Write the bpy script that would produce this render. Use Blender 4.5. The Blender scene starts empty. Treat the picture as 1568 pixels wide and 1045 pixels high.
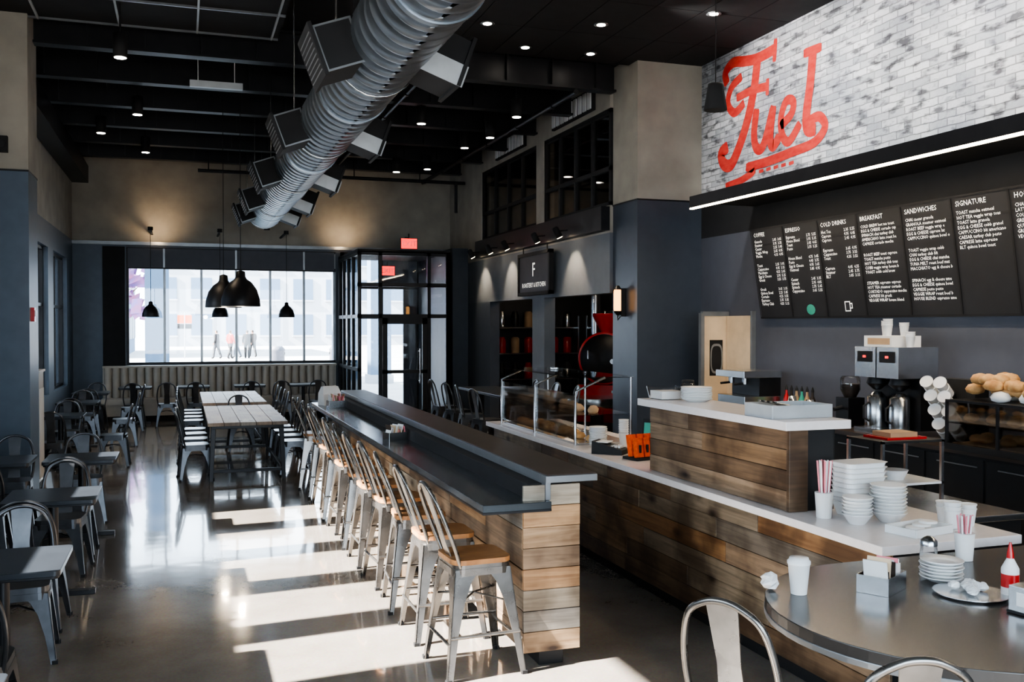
import bpy, math, random
from mathutils import Vector, Matrix
R=random.Random(7)
scn=bpy.context.scene
# ------------------------------------------------------------------ materials
def lin(c): return tuple(c)+(1.0,)
def mat(name,col,rough=.5,metal=0.,var=.12,scale=6.,bump=0.,emit=None,es=0.,stretch=None,coat=0.,trans=0.,col2=None,rvar=0.):
    m=bpy.data.materials.new(name); m.use_nodes=True; nt=m.node_tree; N=nt.nodes; L=nt.links
    b=N['Principled BSDF']; b.inputs['Roughness'].default_value=rough; b.inputs['Metallic'].default_value=metal
    b.inputs['Coat Weight'].default_value=coat
    tc=N.new('ShaderNodeTexCoord'); mp=N.new('ShaderNodeMapping'); L.new(tc.outputs['Object'],mp.inputs[0])
    if stretch: mp.inputs['Scale'].default_value=stretch
    nz=N.new('ShaderNodeTexNoise'); nz.inputs['Scale'].default_value=scale; nz.inputs['Detail'].default_value=5
    L.new(mp.outputs[0],nz.inputs['Vector'])
    cr=N.new('ShaderNodeValToRGB'); L.new(nz.outputs[0],cr.inputs[0])
    c2=col2 if col2 else tuple(min(1,x*(1+var)) for x in col)
    c1=tuple(x*(1-var) for x in col) if not col2 else col
    cr.color_ramp.elements[0].position=.3; cr.color_ramp.elements[1].position=.7
    cr.color_ramp.elements[0].color=lin(c1); cr.color_ramp.elements[1].color=lin(c2)
    L.new(cr.outputs[0],b.inputs['Base Color'])
    if rvar:
        mr=N.new('ShaderNodeMapRange'); L.new(nz.outputs[0],mr.inputs[0])
        mr.inputs[3].default_value=max(0.02,rough-rvar); mr.inputs[4].default_value=rough+rvar; L.new(mr.outputs[0],b.inputs['Roughness'])
    if bump:
        bp=N.new('ShaderNodeBump'); bp.inputs['Strength'].default_value=bump; bp.inputs['Distance'].default_value=.02
        L.new(nz.outputs[0],bp.inputs['Height']); L.new(bp.outputs[0],b.inputs['Normal'])
    if emit:
        b.inputs['Emission Color'].default_value=lin(emit); b.inputs['Emission Strength'].default_value=es
    return m
def woodmat(name,c_lo,c_hi,stretch,rough=.55,off=0.,stain=.40):
    m=bpy.data.materials.new(name); m.use_nodes=True; nt=m.node_tree; N=nt.nodes; L=nt.links
    b=N['Principled BSDF']; b.inputs['Roughness'].default_value=rough
    tc=N.new('ShaderNodeTexCoord'); mp=N.new('ShaderNodeMapping'); L.new(tc.outputs['Object'],mp.inputs[0])
    mp.inputs['Scale'].default_value=stretch; mp.inputs['Location'].default_value=(off,off*1.7,off*.6)
    nz=N.new('ShaderNodeTexNoise'); nz.inputs['Scale'].default_value=1.; nz.inputs['Detail'].default_value=8; nz.inputs['Roughness'].default_value=.6; nz.inputs['Distortion'].default_value=1.2
    L.new(mp.outputs[0],nz.inputs['Vector'])
    cr=N.new('ShaderNodeValToRGB'); L.new(nz.outputs[0],cr.inputs[0])
    e=cr.color_ramp.elements; e[0].position=.3; e[1].position=.68; e[0].color=lin(c_lo); e[1].color=lin(c_hi)
    mp2=N.new('ShaderNodeMapping'); L.new(tc.outputs['Object'],mp2.inputs[0]); mp2.inputs['Scale'].default_value=tuple(2.2+.12*s for s in stretch)
    mp2.inputs['Location'].default_value=(off*2,off,off)
    vo=N.new('ShaderNodeTexVoronoi'); vo.inputs['Scale'].default_value=1.; L.new(mp2.outputs[0],vo.inputs['Vector'])
    c2=N.new('ShaderNodeValToRGB'); L.new(vo.outputs['Distance'],c2.inputs[0])
    c2.color_ramp.elements[0].position=.05; c2.color_ramp.elements[1].position=.22
    c2.color_ramp.elements[0].color=(.10,.06,.035,1); c2.color_ramp.elements[1].color=(1,1,1,1)
    n3=N.new('ShaderNodeTexNoise'); n3.inputs['Scale'].default_value=3.2; n3.inputs['Detail'].default_value=3; L.new(tc.outputs['Object'],n3.inputs['Vector'])
    c3=N.new('ShaderNodeValToRGB'); L.new(n3.outputs[0],c3.inputs[0]); c3.color_ramp.elements[0].position=.40; c3.color_ramp.elements[1].position=.58
    c3.color_ramp.elements[0].color=(stain,stain*.92,stain*.85,1); c3.color_ramp.elements[1].color=(1,1,1,1)
    x=N.new('ShaderNodeMix'); x.data_type='RGBA'; x.blend_type='MULTIPLY'; x.inputs[0].default_value=1.
    L.new(cr.outputs[0],x.inputs[6]); L.new(c2.outputs[0],x.inputs[7])
    y=N.new('ShaderNodeMix'); y.data_type='RGBA'; y.blend_type='MULTIPLY'; y.inputs[0].default_value=1.
    L.new(x.outputs[2],y.inputs[6]); L.new(c3.outputs[0],y.inputs[7]); L.new(y.outputs[2],b.inputs['Base Color'])
    bp=N.new('ShaderNodeBump'); bp.inputs['Strength'].default_value=.35; bp.inputs['Distance'].default_value=.006
    L.new(nz.outputs[0],bp.inputs['Height']); L.new(bp.outputs[0],b.inputs['Normal'])
    return m
def glassmat(name,tint=(1,1,1),refl=.08):
    m=bpy.data.materials.new(name); m.use_nodes=True; nt=m.node_tree; N=nt.nodes; L=nt.links
    N.remove(N['Principled BSDF']); out=N['Material Output']
    t=N.new('ShaderNodeBsdfTransparent'); t.inputs[0].default_value=lin(tint)
    g=N.new('ShaderNodeBsdfGlossy'); g.inputs['Roughness'].default_value=.02
    mx=N.new('ShaderNodeMixShader'); fr=N.new('ShaderNodeFresnel'); fr.inputs[0].default_value=1.45
    ma=N.new('ShaderNodeMath'); ma.operation='MULTIPLY_ADD'; ma.inputs[1].default_value=.8; ma.inputs[2].default_value=refl*.3
    L.new(fr.outputs[0],ma.inputs[0]); L.new(ma.outputs[0],mx.inputs[0])
    L.new(t.outputs[0],mx.inputs[1]); L.new(g.outputs[0],mx.inputs[2]); L.new(mx.outputs[0],out.inputs[0]); return m
def brickmat():
    m=bpy.data.materials.new('painted_white_brick'); m.use_nodes=True; nt=m.node_tree; N=nt.nodes; L=nt.links
    b=N['Principled BSDF']; b.inputs['Roughness'].default_value=.8
    tc=N.new('ShaderNodeTexCoord'); sp=N.new('ShaderNodeSeparateXYZ'); L.new(tc.outputs['Object'],sp.inputs[0])
    cb=N.new('ShaderNodeCombineXYZ'); L.new(sp.outputs['Y'],cb.inputs[0]); L.new(sp.outputs['Z'],cb.inputs[1])
    nw=N.new('ShaderNodeTexNoise'); nw.inputs['Scale'].default_value=9.; L.new(cb.outputs[0],nw.inputs['Vector'])
    vm=N.new('ShaderNodeVectorMath'); vm.operation='MULTIPLY_ADD'; vm.inputs[1].default_value=(.022,.022,0); L.new(nw.outputs['Color'],vm.inputs[0]); L.new(cb.outputs[0],vm.inputs[2])
    br=N.new('ShaderNodeTexBrick'); L.new(vm.outputs[0],br.inputs['Vector']); br.inputs['Scale'].default_value=1.
    br.inputs['Brick Width'].default_value=.23; br.inputs['Row Height'].default_value=.078; br.inputs['Mortar Size'].default_value=.007; br.inputs['Mortar Smooth'].default_value=.5
    br.inputs['Color1'].default_value=(.68,.69,.71,1); br.inputs['Color2'].default_value=(.40,.42,.45,1); br.inputs['Mortar'].default_value=(.30,.31,.32,1)
    mp=N.new('ShaderNodeMapping'); L.new(cb.outputs[0],mp.inputs[0]); mp.inputs['Scale'].default_value=(4.3,11,1)
    n1=N.new('ShaderNodeTexNoise'); n1.inputs['Scale'].default_value=1.; n1.inputs['Detail'].default_value=5; L.new(mp.outputs[0],n1.inputs['Vector'])
    c1=N.new('ShaderNodeValToRGB'); L.new(n1.outputs[0],c1.inputs[0]); c1.color_ramp.elements[0].position=.35; c1.color_ramp.elements[1].position=.48
    c1.color_ramp.elements[0].color=(.22,.22,.23,1); c1.color_ramp.elements[1].color=(1,1,1,1)
    n5=N.new('ShaderNodeTexNoise'); n5.inputs['Scale'].default_value=1.2; n5.inputs['Detail'].default_value=5; L.new(cb.outputs[0],n5.inputs['Vector'])
    c5=N.new('ShaderNodeValToRGB'); L.new(n5.outputs[0],c5.inputs[0]); c5.color_ramp.elements[0].position=.35; c5.color_ramp.elements[1].position=.6
    c5.color_ramp.elements[0].color=(.62,.64,.68,1); c5.color_ramp.elements[1].color=(1,1,1,1)
    x=N.new('ShaderNodeMix'); x.data_type='RGBA'; x.blend_type='MULTIPLY'; x.inputs[0].default_value=1.
    L.new(br.outputs['Color'],x.inputs[6]); L.new(c1.outputs[0],x.inputs[7])
    y=N.new('ShaderNodeMix'); y.data_type='RGBA'; y.blend_type='MULTIPLY'; y.inputs[0].default_value=1.
    L.new(x.outputs[2],y.inputs[6]); L.new(c5.outputs[0],y.inputs[7]); L.new(y.outputs[2],b.inputs['Base Color'])
    inv=N.new('ShaderNodeMath'); inv.operation='SUBTRACT'; inv.inputs[0].default_value=1.; L.new(br.outputs['Fac'],inv.inputs[1])
    n2=N.new('ShaderNodeTexNoise'); n2.inputs['Scale'].default_value=18.; L.new(cb.outputs[0],n2.inputs['Vector'])
    ad=N.new('ShaderNodeMath'); ad.operation='MULTIPLY_ADD'; ad.inputs[1].default_value=1.3; L.new(n2.outputs[0],ad.inputs[0]); L.new(inv.outputs[0],ad.inputs[2])
    bp=N.new('ShaderNodeBump'); bp.inputs['Strength'].default_value=.9; bp.inputs['Distance'].default_value=.018
    L.new(ad.outputs[0],bp.inputs['Height']); L.new(bp.outputs[0],b.inputs['Normal'])
    return m
M={}
M['cream']=mat('cream_plaster',(.36,.33,.28),.85,var=.14,scale=2.5,bump=.15)
M['blue']=mat('slate_blue_paint',(.048,.060,.080),.42,var=.08)
M['blue2']=mat('window_side_blue_paint',(.080,.110,.150),.42,var=.08)  # the slate blue again, lightened to paint in window light
M['grayw']=mat('gray_wall_paint',(.13,.145,.165),.6,var=.06)
M['slate']=mat('slate_gray_paint',(.075,.080,.100),.55,var=.06)
M['darkw']=mat('charcoal_paint',(.035,.037,.043),.6,var=.1)
M['black']=mat('black_paint',(.009,.009,.010),.75,var=.2)
M['ceil']=mat('black_ceiling_paint',(.009,.009,.010),.8,var=.25)
M['blackm']=mat('black_steel',(.014,.014,.016),.42,.4,var=.2)
M['steel']=mat('stainless_steel',(.58,.59,.60),.25,1.,var=.08,scale=12)
M['galv']=mat('galvanized_steel',(.30,.335,.37),.36,.92,var=.22,scale=5,stretch=(1,4,1),rvar=.1)
M['plate']=mat('duct_sheet_metal',(.50,.52,.53),.45,.4,var=.1)
M['gun']=mat('gunmetal_steel',(.24,.225,.21),.28,.9,var=.2,scale=9,rvar=.06)
M['gund']=mat('dark_gunmetal',(.085,.088,.095),.30,.8,var=.2,scale=9)
M['white']=mat('white_ceramic',(.78,.78,.77),.25,var=.03)
M['paper']=mat('white_paper',(.76,.75,.73),.7,var=.05)
M['quartz']=mat('white_quartz',(.76,.71,.69),.22,var=.03,scale=30)
M['zinc']=mat('zinc_bar_top',(.065,.075,.083),.18,.3,var=.25,scale=3,rvar=.06)
M['gtop']=mat('gray_table_top',(.045,.041,.038),.22,.0,var=.2,scale=4)
M['ttop']=mat('slate_table_top',(.022,.026,.032),.28,.1,var=.2,scale=4)
M['ledge']=mat('dark_bronze_ledge',(.045,.032,.026),.38,.05,var=.25,scale=4)
M['trimm']=mat('metal_edge_trim',(.26,.27,.28),.32,.6,var=.1)
M['glass']=glassmat('clear_glass'); M['dglass']=glassmat('tinted_glass',(.25,.28,.30),.2)
M['brick']=brickmat()
M['red']=mat('worn_red_paint',(.42,.010,.008),.8,scale=7,col2=(.56,.05,.035),stretch=(1,1,2.5))
M['redm']=mat('red_enamel',(.45,.012,.012),.25,var=.1)
M['orange']=mat('orange_foil',(.80,.10,.02),.4,var=.25,scale=30)
M['pink']=mat('pink_straws',(.80,.25,.30),.5,var=.1)
M['tan']=mat('tan_laminate',(.66,.50,.33),.5,var=.08)
M['bread']=mat('baked_bread',(.42,.19,.06),.65,col2=(.68,.42,.18),scale=14,bump=.3)
M['kraft']=mat('kraft_paper',(.42,.27,.15),.7,var=.1)
M['tuft']=mat('taupe_vinyl',(.48,.43,.36),.45,var=.08)
M['warm']=mat('warm_lamp_lens',(1,.9,.75),.4,emit=(1,.80,.55),es=30)
M['led']=mat('led_strip_lens',(1,.95,.85),.4,emit=(1,.84,.62),es=9)
M['dl']=mat('downlight_lens',(1,.95,.9),.4,emit=(1,.90,.76),es=50)
M['exit']=mat('exit_red',(.9,.01,.01),.4,emit=(1,.01,.01),es=2.2)
M['chalk']=mat('menu_lettering',(.80,.78,.73),.8,emit=(1,.97,.9),es=.75)  # unlit lettering given a glow so it reads brighter
M['menu']=mat('menu_board_black',(.014,.014,.016),.65,var=.15)
M['green']=mat('green_ink',(.05,.35,.25),.6)
M['amber']=mat('amber_glass_lamp',(.9,.45,.1),.3,emit=(1,.45,.1),es=4)
M['conc']=mat('pale_pavement',(.34,.34,.34),.8,var=.15,scale=.7)
M['fac1']=mat('pale_facade',(.36,.38,.41),.8,var=.06,scale=.4)
M['fac2']=mat('blue_gray_facade',(.10,.155,.23),.8,var=.06,scale=.4)
M['bark']=mat('tree_bark',(.15,.10,.07),.9,var=.3)
M['leaf']=mat('pink_blossom',(.26,.08,.17),.8,col2=(.14,.10,.28),scale=3)
M['skin']=mat('skin',(.35,.18,.12),.6); M['hair']=mat('hair_brown',(.03,.018,.012),.7)
M['seatw']=woodmat('stool_seat_wood',(.30,.125,.045),(.54,.27,.11),(3,22,3),.4,stain=.75)
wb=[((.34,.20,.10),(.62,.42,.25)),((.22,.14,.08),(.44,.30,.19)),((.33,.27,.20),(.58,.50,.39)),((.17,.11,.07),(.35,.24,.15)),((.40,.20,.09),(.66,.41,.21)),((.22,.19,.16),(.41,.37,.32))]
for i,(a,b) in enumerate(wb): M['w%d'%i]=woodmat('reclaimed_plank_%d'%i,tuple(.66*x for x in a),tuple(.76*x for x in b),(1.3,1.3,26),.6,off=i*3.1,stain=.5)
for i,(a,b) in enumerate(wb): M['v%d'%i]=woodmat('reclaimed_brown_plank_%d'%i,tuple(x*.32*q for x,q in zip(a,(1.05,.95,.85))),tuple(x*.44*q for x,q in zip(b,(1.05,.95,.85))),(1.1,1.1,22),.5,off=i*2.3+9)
for i,(a,b) in enumerate(wb[:3]): M['t%d'%i]=woodmat('weathered_table_board_%d'%i,tuple(.42*(x+.20) for x in a),tuple(.46*(x+.24) for x in b),(26,1.3,5),.5,off=i*4.,stain=.7)
def floormat():
    m=bpy.data.materials.new('polished_concrete'); m.use_nodes=True; nt=m.node_tree; N=nt.nodes; L=nt.links
    b=N['Principled BSDF']
    tc=N.new('ShaderNodeTexCoord'); n1=N.new('ShaderNodeTexNoise'); n1.inputs['Scale'].default_value=.9; n1.inputs['Detail'].default_value=9; n1.inputs['Roughness'].default_value=.65
    L.new(tc.outputs['Object'],n1.inputs['Vector'])
    cr=N.new('ShaderNodeValToRGB'); L.new(n1.outputs[0],cr.inputs[0]); e=cr.color_ramp.elements
    e[0].position=.3; e[1].position=.7; e[0].color=(.16,.135,.11,1); e[1].color=(.28,.25,.22,1)
    n2=N.new('ShaderNodeTexNoise'); n2.inputs['Scale'].default_value=60; L.new(tc.outputs['Object'],n2.inputs['Vector'])
    x=N.new('ShaderNodeMix'); x.data_type='RGBA'; x.blend_type='OVERLAY'; x.inputs[0].default_value=.25
    L.new(cr.outputs[0],x.inputs[6]); L.new(n2.outputs['Color'],x.inputs[7]); L.new(x.outputs[2],b.inputs['Base Color'])
    mr=N.new('ShaderNodeMapRange'); L.new(n1.outputs[0],mr.inputs[0]); mr.inputs[3].default_value=.06; mr.inputs[4].default_value=.18
    L.new(mr.outputs[0],b.inputs['Roughness']); b.inputs['Coat Weight'].default_value=.55; b.inputs['Coat Roughness'].default_value=.045
    n4=N.new('ShaderNodeTexNoise'); n4.inputs['Scale'].default_value=1.6; L.new(tc.outputs['Object'],n4.inputs['Vector'])
    bp=N.new('ShaderNodeBump'); bp.inputs['Strength'].default_value=.10; bp.inputs['Distance'].default_value=.02
    L.new(n4.outputs[0],bp.inputs['Height']); L.new(bp.outputs[0],b.inputs['Normal']); L.new(bp.outputs[0],b.inputs['Coat Normal'])
    return m
M['floor']=floormat()
# ------------------------------------------------------------------ mesh builder
def catmull(P,n=6,closed=False):
    P=[Vector(p) for p in P]; out=[]; m=len(P); seg=m if closed else m-1
    for i in range(seg):
        if closed: a,b,c,d=P[(i-1)%m],P[i],P[(i+1)%m],P[(i+2)%m]
        else: a,b,c,d=P[max(i-1,0)],P[i],P[i+1],P[min(i+2,m-1)]
        for k in range(n):
            t=k/n; out.append(.5*((2*b)+(c-a)*t+(2*a-5*b+4*c-d)*t*t+(3*b-a-3*c+d)*t**3))
    if not closed: out.append(P[-1])
    return out
class MB:
    def __init__(s,name): s.name=name; s.v=[]; s.f=[]; s.mi=[]; s.sm=[]; s.mats=[]; s.T=Matrix.Identity(4)
    def m(s,k):
        if k not in s.mats: s.mats.append(k)
        return s.mats.index(k)
    def add(s,vs,fs,k,sm=False):
        o=len(s.v); s.v+=[tuple(s.T@Vector(v)) for v in vs]; i=s.m(k)
        for f in fs: s.f.append([o+a for a in f]); s.mi.append(i); s.sm.append(sm)
    def bx(s,x0,x1,y0,y1,z0,z1,k,rot=None):
        vs=[Vector((x,y,z)) for z in (z0,z1) for y in (y0,y1) for x in (x0,x1)]
        if rot is not None:
            c=Vector(((x0+x1)/2,(y0+y1)/2,(z0+z1)/2)); vs=[rot@(v-c)+c for v in vs]
        s.add(vs,[(0,2,3,1),(4,5,7,6),(0,1,5,4),(2,6,7,3),(0,4,6,2),(1,3,7,5)],k)
    def loft(s,rings,k,sm=True,cap=True,closed=False):
        n=len(rings[0]); vs=[p for r in rings for p in r]; fs=[]
        m=len(rings)
        for i in range(m if closed else m-1):
            for j in range(n):
                a=i*n+j; b=i*n+(j+1)%n; c=((i+1)%m)*n+(j+1)%n; d=((i+1)%m)*n+j; fs.append((a,b,c,d))
        s.add(vs,fs,k,sm)
        if cap and not closed: s.add(rings[0],[tuple(range(n))[::-1]],k); s.add(rings[-1],[tuple(range(n))],k)
    def tube(s,P,r,k,seg=8,closed=False,cap=True,flat=None):
        P=[Vector(p) for p in P]; n=len(P); rs=r if isinstance(r,(list,tuple)) else [r]*n
        up=None; rings=[]
        for i,p in enumerate(P):
            if closed: t=(P[(i+1)%n]-P[(i-1)%n])
            else: t=(P[min(i+1,n-1)]-P[max(i-1,0)])
            if t.length<1e-9: t=Vector((0,0,1))
            t.normalize()
            if up is None:
                up=Vector((0,0,1)) if abs(t.z)<.9 else Vector((1,0,0))
            up=up-t*up.dot(t)
            if up.length<1e-6: up=t.orthogonal()
            up.normalize(); w=t.cross(up)
            fx,fy=(flat if flat else (1,1))
            rings.append([p+(w*math.cos(a)*fx+up*math.sin(a)*fy)*rs[i] for a in [2*math.pi*j/seg for j in range(seg)]])
        s.loft(rings,k,True,cap,closed)
    def lathe(s,prof,k,c=(0,0,0),seg=24,sm=True,axis='z'):
        c=Vector(c); rings=[]
        for r,h in prof:
            ring=[]
            for j in range(seg):
                a=2*math.pi*j/seg; x,y=r*math.cos(a),r*math.sin(a)
                if axis=='z': ring.append(c+Vector((x,y,h)))
                elif axis=='y': ring.append(c+Vector((y,h,x)))
                else: ring.append(c+Vector((h,x,y)))
            rings.append(ring)
        s.loft(rings,k,sm,True)
    def leg(s,p0,p1,w0,d0,w1,d1,k,dx=(1,0,0),dy=(0,1,0)):
        p0,p1,dx,dy=Vector(p0),Vector(p1),Vector(dx),Vector(dy)
        r=lambda p,w,d:[p-dx*w/2-dy*d/2,p+dx*w/2-dy*d/2,p+dx*w/2+dy*d/2,p-dx*w/2+dy*d/2]
        s.loft([r(p0,w0,d0),r(p1,w1,d1)],k,False)
    def prism(s,poly,z0,z1,k):
        n=len(poly); vs=[(x,y,z0) for x,y in poly]+[(x,y,z1) for x,y in poly]
        s.add(vs,[tuple(range(n))[::-1],tuple(range(n,2*n))]+[(i,(i+1)%n,n+(i+1)%n,n+i) for i in range(n)],k)
    def mesh(s):
        me=bpy.data.meshes.new(s.name); me.from_pydata(s.v,[],s.f)
        for k in s.mats: me.materials.append(M[k])
        me.polygons.foreach_set('material_index',s.mi); me.polygons.foreach_set('use_smooth',s.sm); me.update(); return me
    def obj(s,loc=(0,0,0),rz=0,bev=0,name=None,sc=1):
        o=bpy.data.objects.new(name or s.name,s.mesh()); scn.collection.objects.link(o)
        o.location=loc; o.rotation_euler=(0,0,rz); o.scale=(sc,sc,sc)
        if bev:
            b=o.modifiers.new('bevel','BEVEL'); b.width=bev; b.segments=2; b.limit_method='ANGLE'; b.angle_limit=math.radians(55)
        return o
def dup(o,loc,rz=0,sc=None):
    d=o.copy(); scn.collection.objects.link(d); d.location=loc; d.rotation_euler=(0,0,rz)
    if sc: d.scale=(sc,sc,sc)
    return d
def box(name,x0,x1,y0,y1,z0,z1,k,bev=0):
    b=MB(name); b.bx(x0,x1,y0,y1,z0,z1,k); return b.obj(bev=bev)
def rrect(w,d,r,n=5):
    P=[]
    for cx,cy,a0 in ((w/2-r,d/2-r,0),(-w/2+r,d/2-r,90),(-w/2+r,-d/2+r,180),(w/2-r,-d/2+r,270)):
        for i in range(n+1):
            a=math.radians(a0+90*i/n); P.append((cx+r*math.cos(a),cy+r*math.sin(a)))
    return P
def text(body,size,space=1.,align='LEFT'):
    cu=bpy.data.curves.new('t','FONT'); cu.body=body; cu.size=size; cu.resolution_u=1; cu.space_line=space; cu.align_x=align
    o=bpy.data.objects.new('t',cu); scn.collection.objects.link(o)
    dg=bpy.context.evaluated_depsgraph_get(); me=bpy.data.meshes.new_from_object(o.evaluated_get(dg))
    vs=[v.co.copy() for v in me.vertices]; fs=[tuple(p.vertices) for p in me.polygons]
    bpy.data.objects.remove(o); bpy.data.curves.remove(cu); bpy.data.meshes.remove(me); return vs,fs
def planks(b,o,u,v,n,length,height,rowh,keys,th=.02,rng=R):
    o,u,v,n=Vector(o),Vector(u),Vector(v),Vector(n)
    rows=max(1,round(height/rowh)); rh=height/rows; last=None
    for i in range(rows):
        a=0
        while a<length-1e-4:
            L=rng.uniform(.55,1.7)
            if length-a-L<.35: L=length-a
            k=rng.choice([q for q in keys if q!=last]); last=k; t=th+rng.uniform(-.004,.004)
            p=o+u*(a+.0015)+v*(i*rh+.0015); U=u*(L-.003); V=v*(rh-.003); W=n*t
            vs=[p,p+U,p+U+V,p+V]; vs=vs+[q+W for q in vs]
            b.add(vs,[(0,1,2,3)[::-1],(4,5,6,7),(0,1,5,4),(1,2,6,5),(2,3,7,6),(3,0,4,7)],k); a+=L
WK=['w%d'%i for i in range(6)]; VK=['v%d'%i for i in range(6)]
# ------------------------------------------------------------------ room shell
XL,XR,XK,YF,YB,CZ,SZ=-2.15,6.95,5.9,21.8,-2.0,5.72,3.73
box('floor',XL-.3,10.5,YB-.2,YF+.3,-.12,0,'floor')
box('ceiling',XL-.3,10.5,YB-.2,YF+.3,CZ,CZ+.15,'ceil')
b=MB('wall_left')
def wallpiece(x0,x1,y0,y1,z0,z1):
    if z0<SZ<z1: b.bx(x0,x1,y0,y1,z0,SZ,'blue2'); b.bx(x0,x1,y0,y1,SZ,z1,'cream')
    else: b.bx(x0,x1,y0,y1,z0,z1,'blue2' if z1<=SZ else 'cream')
near=[(-1.6+1.12*i,-1.6+1.12*i+.82) for i in range(11)]
far=[(13.5,15.4),(16.1,18.0),(18.7,20.8)]
wl=[(a,c,1.72,3.35) for a,c in near]+[(a,c,.8,3.3) for a,c in far]
y=YB
for a,c,z0,z1 in wl:
    wallpiece(XL-.25,XL,y,a,0,CZ); b.bx(XL-.25,XL,a,c,0,z0,'blue2'); wallpiece(XL-.25,XL,a,c,z1,CZ); y=c
wallpiece(XL-.25,XL,y,YF,0,CZ); b.obj()
for i,(a,c,z0,z1) in enumerate(wl):
    b=MB('window_%d'%(i+1))
    for q in ((a,a+.04),(c-.04,c)): b.bx(XL-.16,XL-.08,q[0],q[1],z0,z1,'blackm')
    for q in ((z0,z0+.05),(z1-.05,z1)): b.bx(XL-.16,XL-.08,a,c,q[0],q[1],'blackm')
    if c-a>1: b.bx(XL-.15,XL-.09,(a+c)/2-.03,(a+c)/2+.03,z0,z1,'blackm'); b.bx(XL-.15,XL-.09,a,c,2.3,2.35,'blackm')
    b.bx(XL-.125,XL-.115,a+.03,c-.03,z0+.03,z1-.03,'glass'); b.obj()
b=MB('column_left'); b.bx(XL,-1.64,12.1,12.8,0,SZ,'blue2'); b.bx(XL,-1.64,12.1,12.8,SZ,CZ,'cream'); b.bx(XL,-1.635,12.09,12.81,SZ-.02,SZ,'blackm'); b.obj()
b=MB('wall_far'); W0,W1,ZB,ZT=-1.12,3.25,1.14,3.62
b.bx(XL-.25,W0,YF,YF+.25,0,SZ,'blue2'); b.bx(W0,W1,YF,YF+.25,0,ZB,'blue2'); b.bx(W1,3.35,YF,YF+.25,0,ZT,'blue')
b.bx(5.2,XK+.3,YF,YF+.25,0,SZ,'blue'); b.bx(W0,5.2,YF,YF+.25,ZT,SZ,'blue'); b.bx(XL-.25,XK+.3,YF,YF+.25,SZ,CZ,'cream'); b.obj()
b=MB('window_15')
for x in (W0,-.39,.36,1.08,1.8,2.53,W1-.05):
    b.bx(x,x+.05,YF+.05,YF+.13,ZB,ZT,'blackm' if x in(W0,) else 'trimm')
b.bx(W0,W1,YF+.04,YF+.14,ZB,ZB+.05,'blackm'); b.bx(W0,W1,YF+.04,YF+.14,3.17,3.24,'blackm'); b.bx(W0,W1,YF+.04,YF+.14,ZT-.05,ZT,'blackm')
b.bx(W0,W1,YF+.085,YF+.095,ZB,3.17,'glass'); b.bx(W0,W1,YF+.08,YF+.10,3.24,ZT-.05,'dglass')
b.bx(W0+.03,W1-.03,YF+.02,YF+.03,3.2,ZT-.02,'slate')
for x in (-.39,1.08,2.53): b.bx(x,x+.04,YF,YF+.02,3.2,ZT-.02,'trimm')
b.obj()
box('trim_soffit',XL,XK,YF-.06,YF,SZ-.07,SZ,'trimm')
box('trim_window_shade',W0-.45,W0-.02,YF-.09,YF,1.1,3.62,'black')
b=MB('wall_back')
b.bx(XL-.3,10.5,YB-.2,YB,0,.7,'darkw'); b.bx(XL-.3,10.5,YB-.2,YB,3.6,CZ,'darkw'); b.bx(XL-.3,-1.6,YB-.2,YB,.7,3.6,'darkw'); b.bx(4.4,10.5,YB-.2,YB,.7,3.6,'darkw')
for x in (-.2,1.4,3.0): b.bx(x-.06,x+.06,YB-.2,YB,.7,3.6,'darkw')
b.obj()
b=MB('wall_right'); b.bx(XR,XR+.25,YB,12.1,0,3.2,'slate'); b.bx(XR,XR+.25,YB,12.1,3.2,SZ,'black'); b.bx(XR,XR+.25,YB,12.1,SZ,CZ,'brick'); b.obj()
b=MB('column_right'); b.bx(5.95,XR+.25,12.1,12.9,0,SZ,'blue'); b.bx(5.95,XR+.25,12.1,12.9,SZ,CZ,'cream')
b.bx(5.94,XR+.25,12.09,12.91,SZ-.02,SZ+.0,'blackm'); b.obj()
b=MB('wall_kitchen'); x0,x1=XK,XK+.2
b.bx(x0,x1,15.6,16.2,0,2.45,'grayw'); b.bx(x0,x1,18.7,YF,0,2.45,'blue'); b.bx(x0,x1,12.9,YF,2.45,3.33,'grayw')
b.bx(x0,x1,12.9,YF,3.33,SZ,'cream'); b.bx(x0,x1,15.65,16.0,SZ,5.15,'cream'); b.bx(x0,x1,19.3,YF,SZ,5.15,'cream'); b.bx(x0,x1,12.9,YF,5.15,CZ,'cream'); b.obj()
box('steel_beam',XK-.14,XK,12.9,19.3,3.36,SZ-.02,'blackm')
box('wall_kitchen_rear',9.6,9.8,12.9,YF,0,CZ,'darkw'); box('wall_kitchen_side',XR+.2,9.6,12.7,12.9,0,CZ,'darkw')
box('wall_kitchen_end',XK+.2,9.8,YF,YF+.2,0,CZ,'darkw')
box('ceiling_kitchen',XK+.2,9.6,12.9,YF,3.36,3.6,'black')
for i,(a,c) in enumerate(((12.92,15.65),(16.0,19.3))):
    b=MB('window_%d'%(16+i)); n=4
    for j in range(n+1):
        yy=a+(c-a-.06)*j/n; b.bx(XK+.02,XK+.10,yy,yy+.06,SZ,5.15,'black')
    for z in (SZ,4.25,5.09): b.bx(XK+.02,XK+.10,a,c,z,z+.06,'black')
    b.bx(XK+.055,XK+.065,a,c,SZ,5.1,'glass'); b.obj()
    b=MB('transom_louver'); yy0=a+.5
    b.bx(XK-.05,XK-.001,yy0,yy0+1.7,5.22,5.55,'black')
    for j in range(9): b.bx(XK-.07,XK-.04,yy0+.05+.185*j,yy0+.17+.185*j,5.25,5.52,'white')
    b.obj()
box('pilaster_kitchen',XK-.35,XK,20.3,YF-.07,0,SZ-.08,'blue')
b=MB('ceiling_drop')
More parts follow.
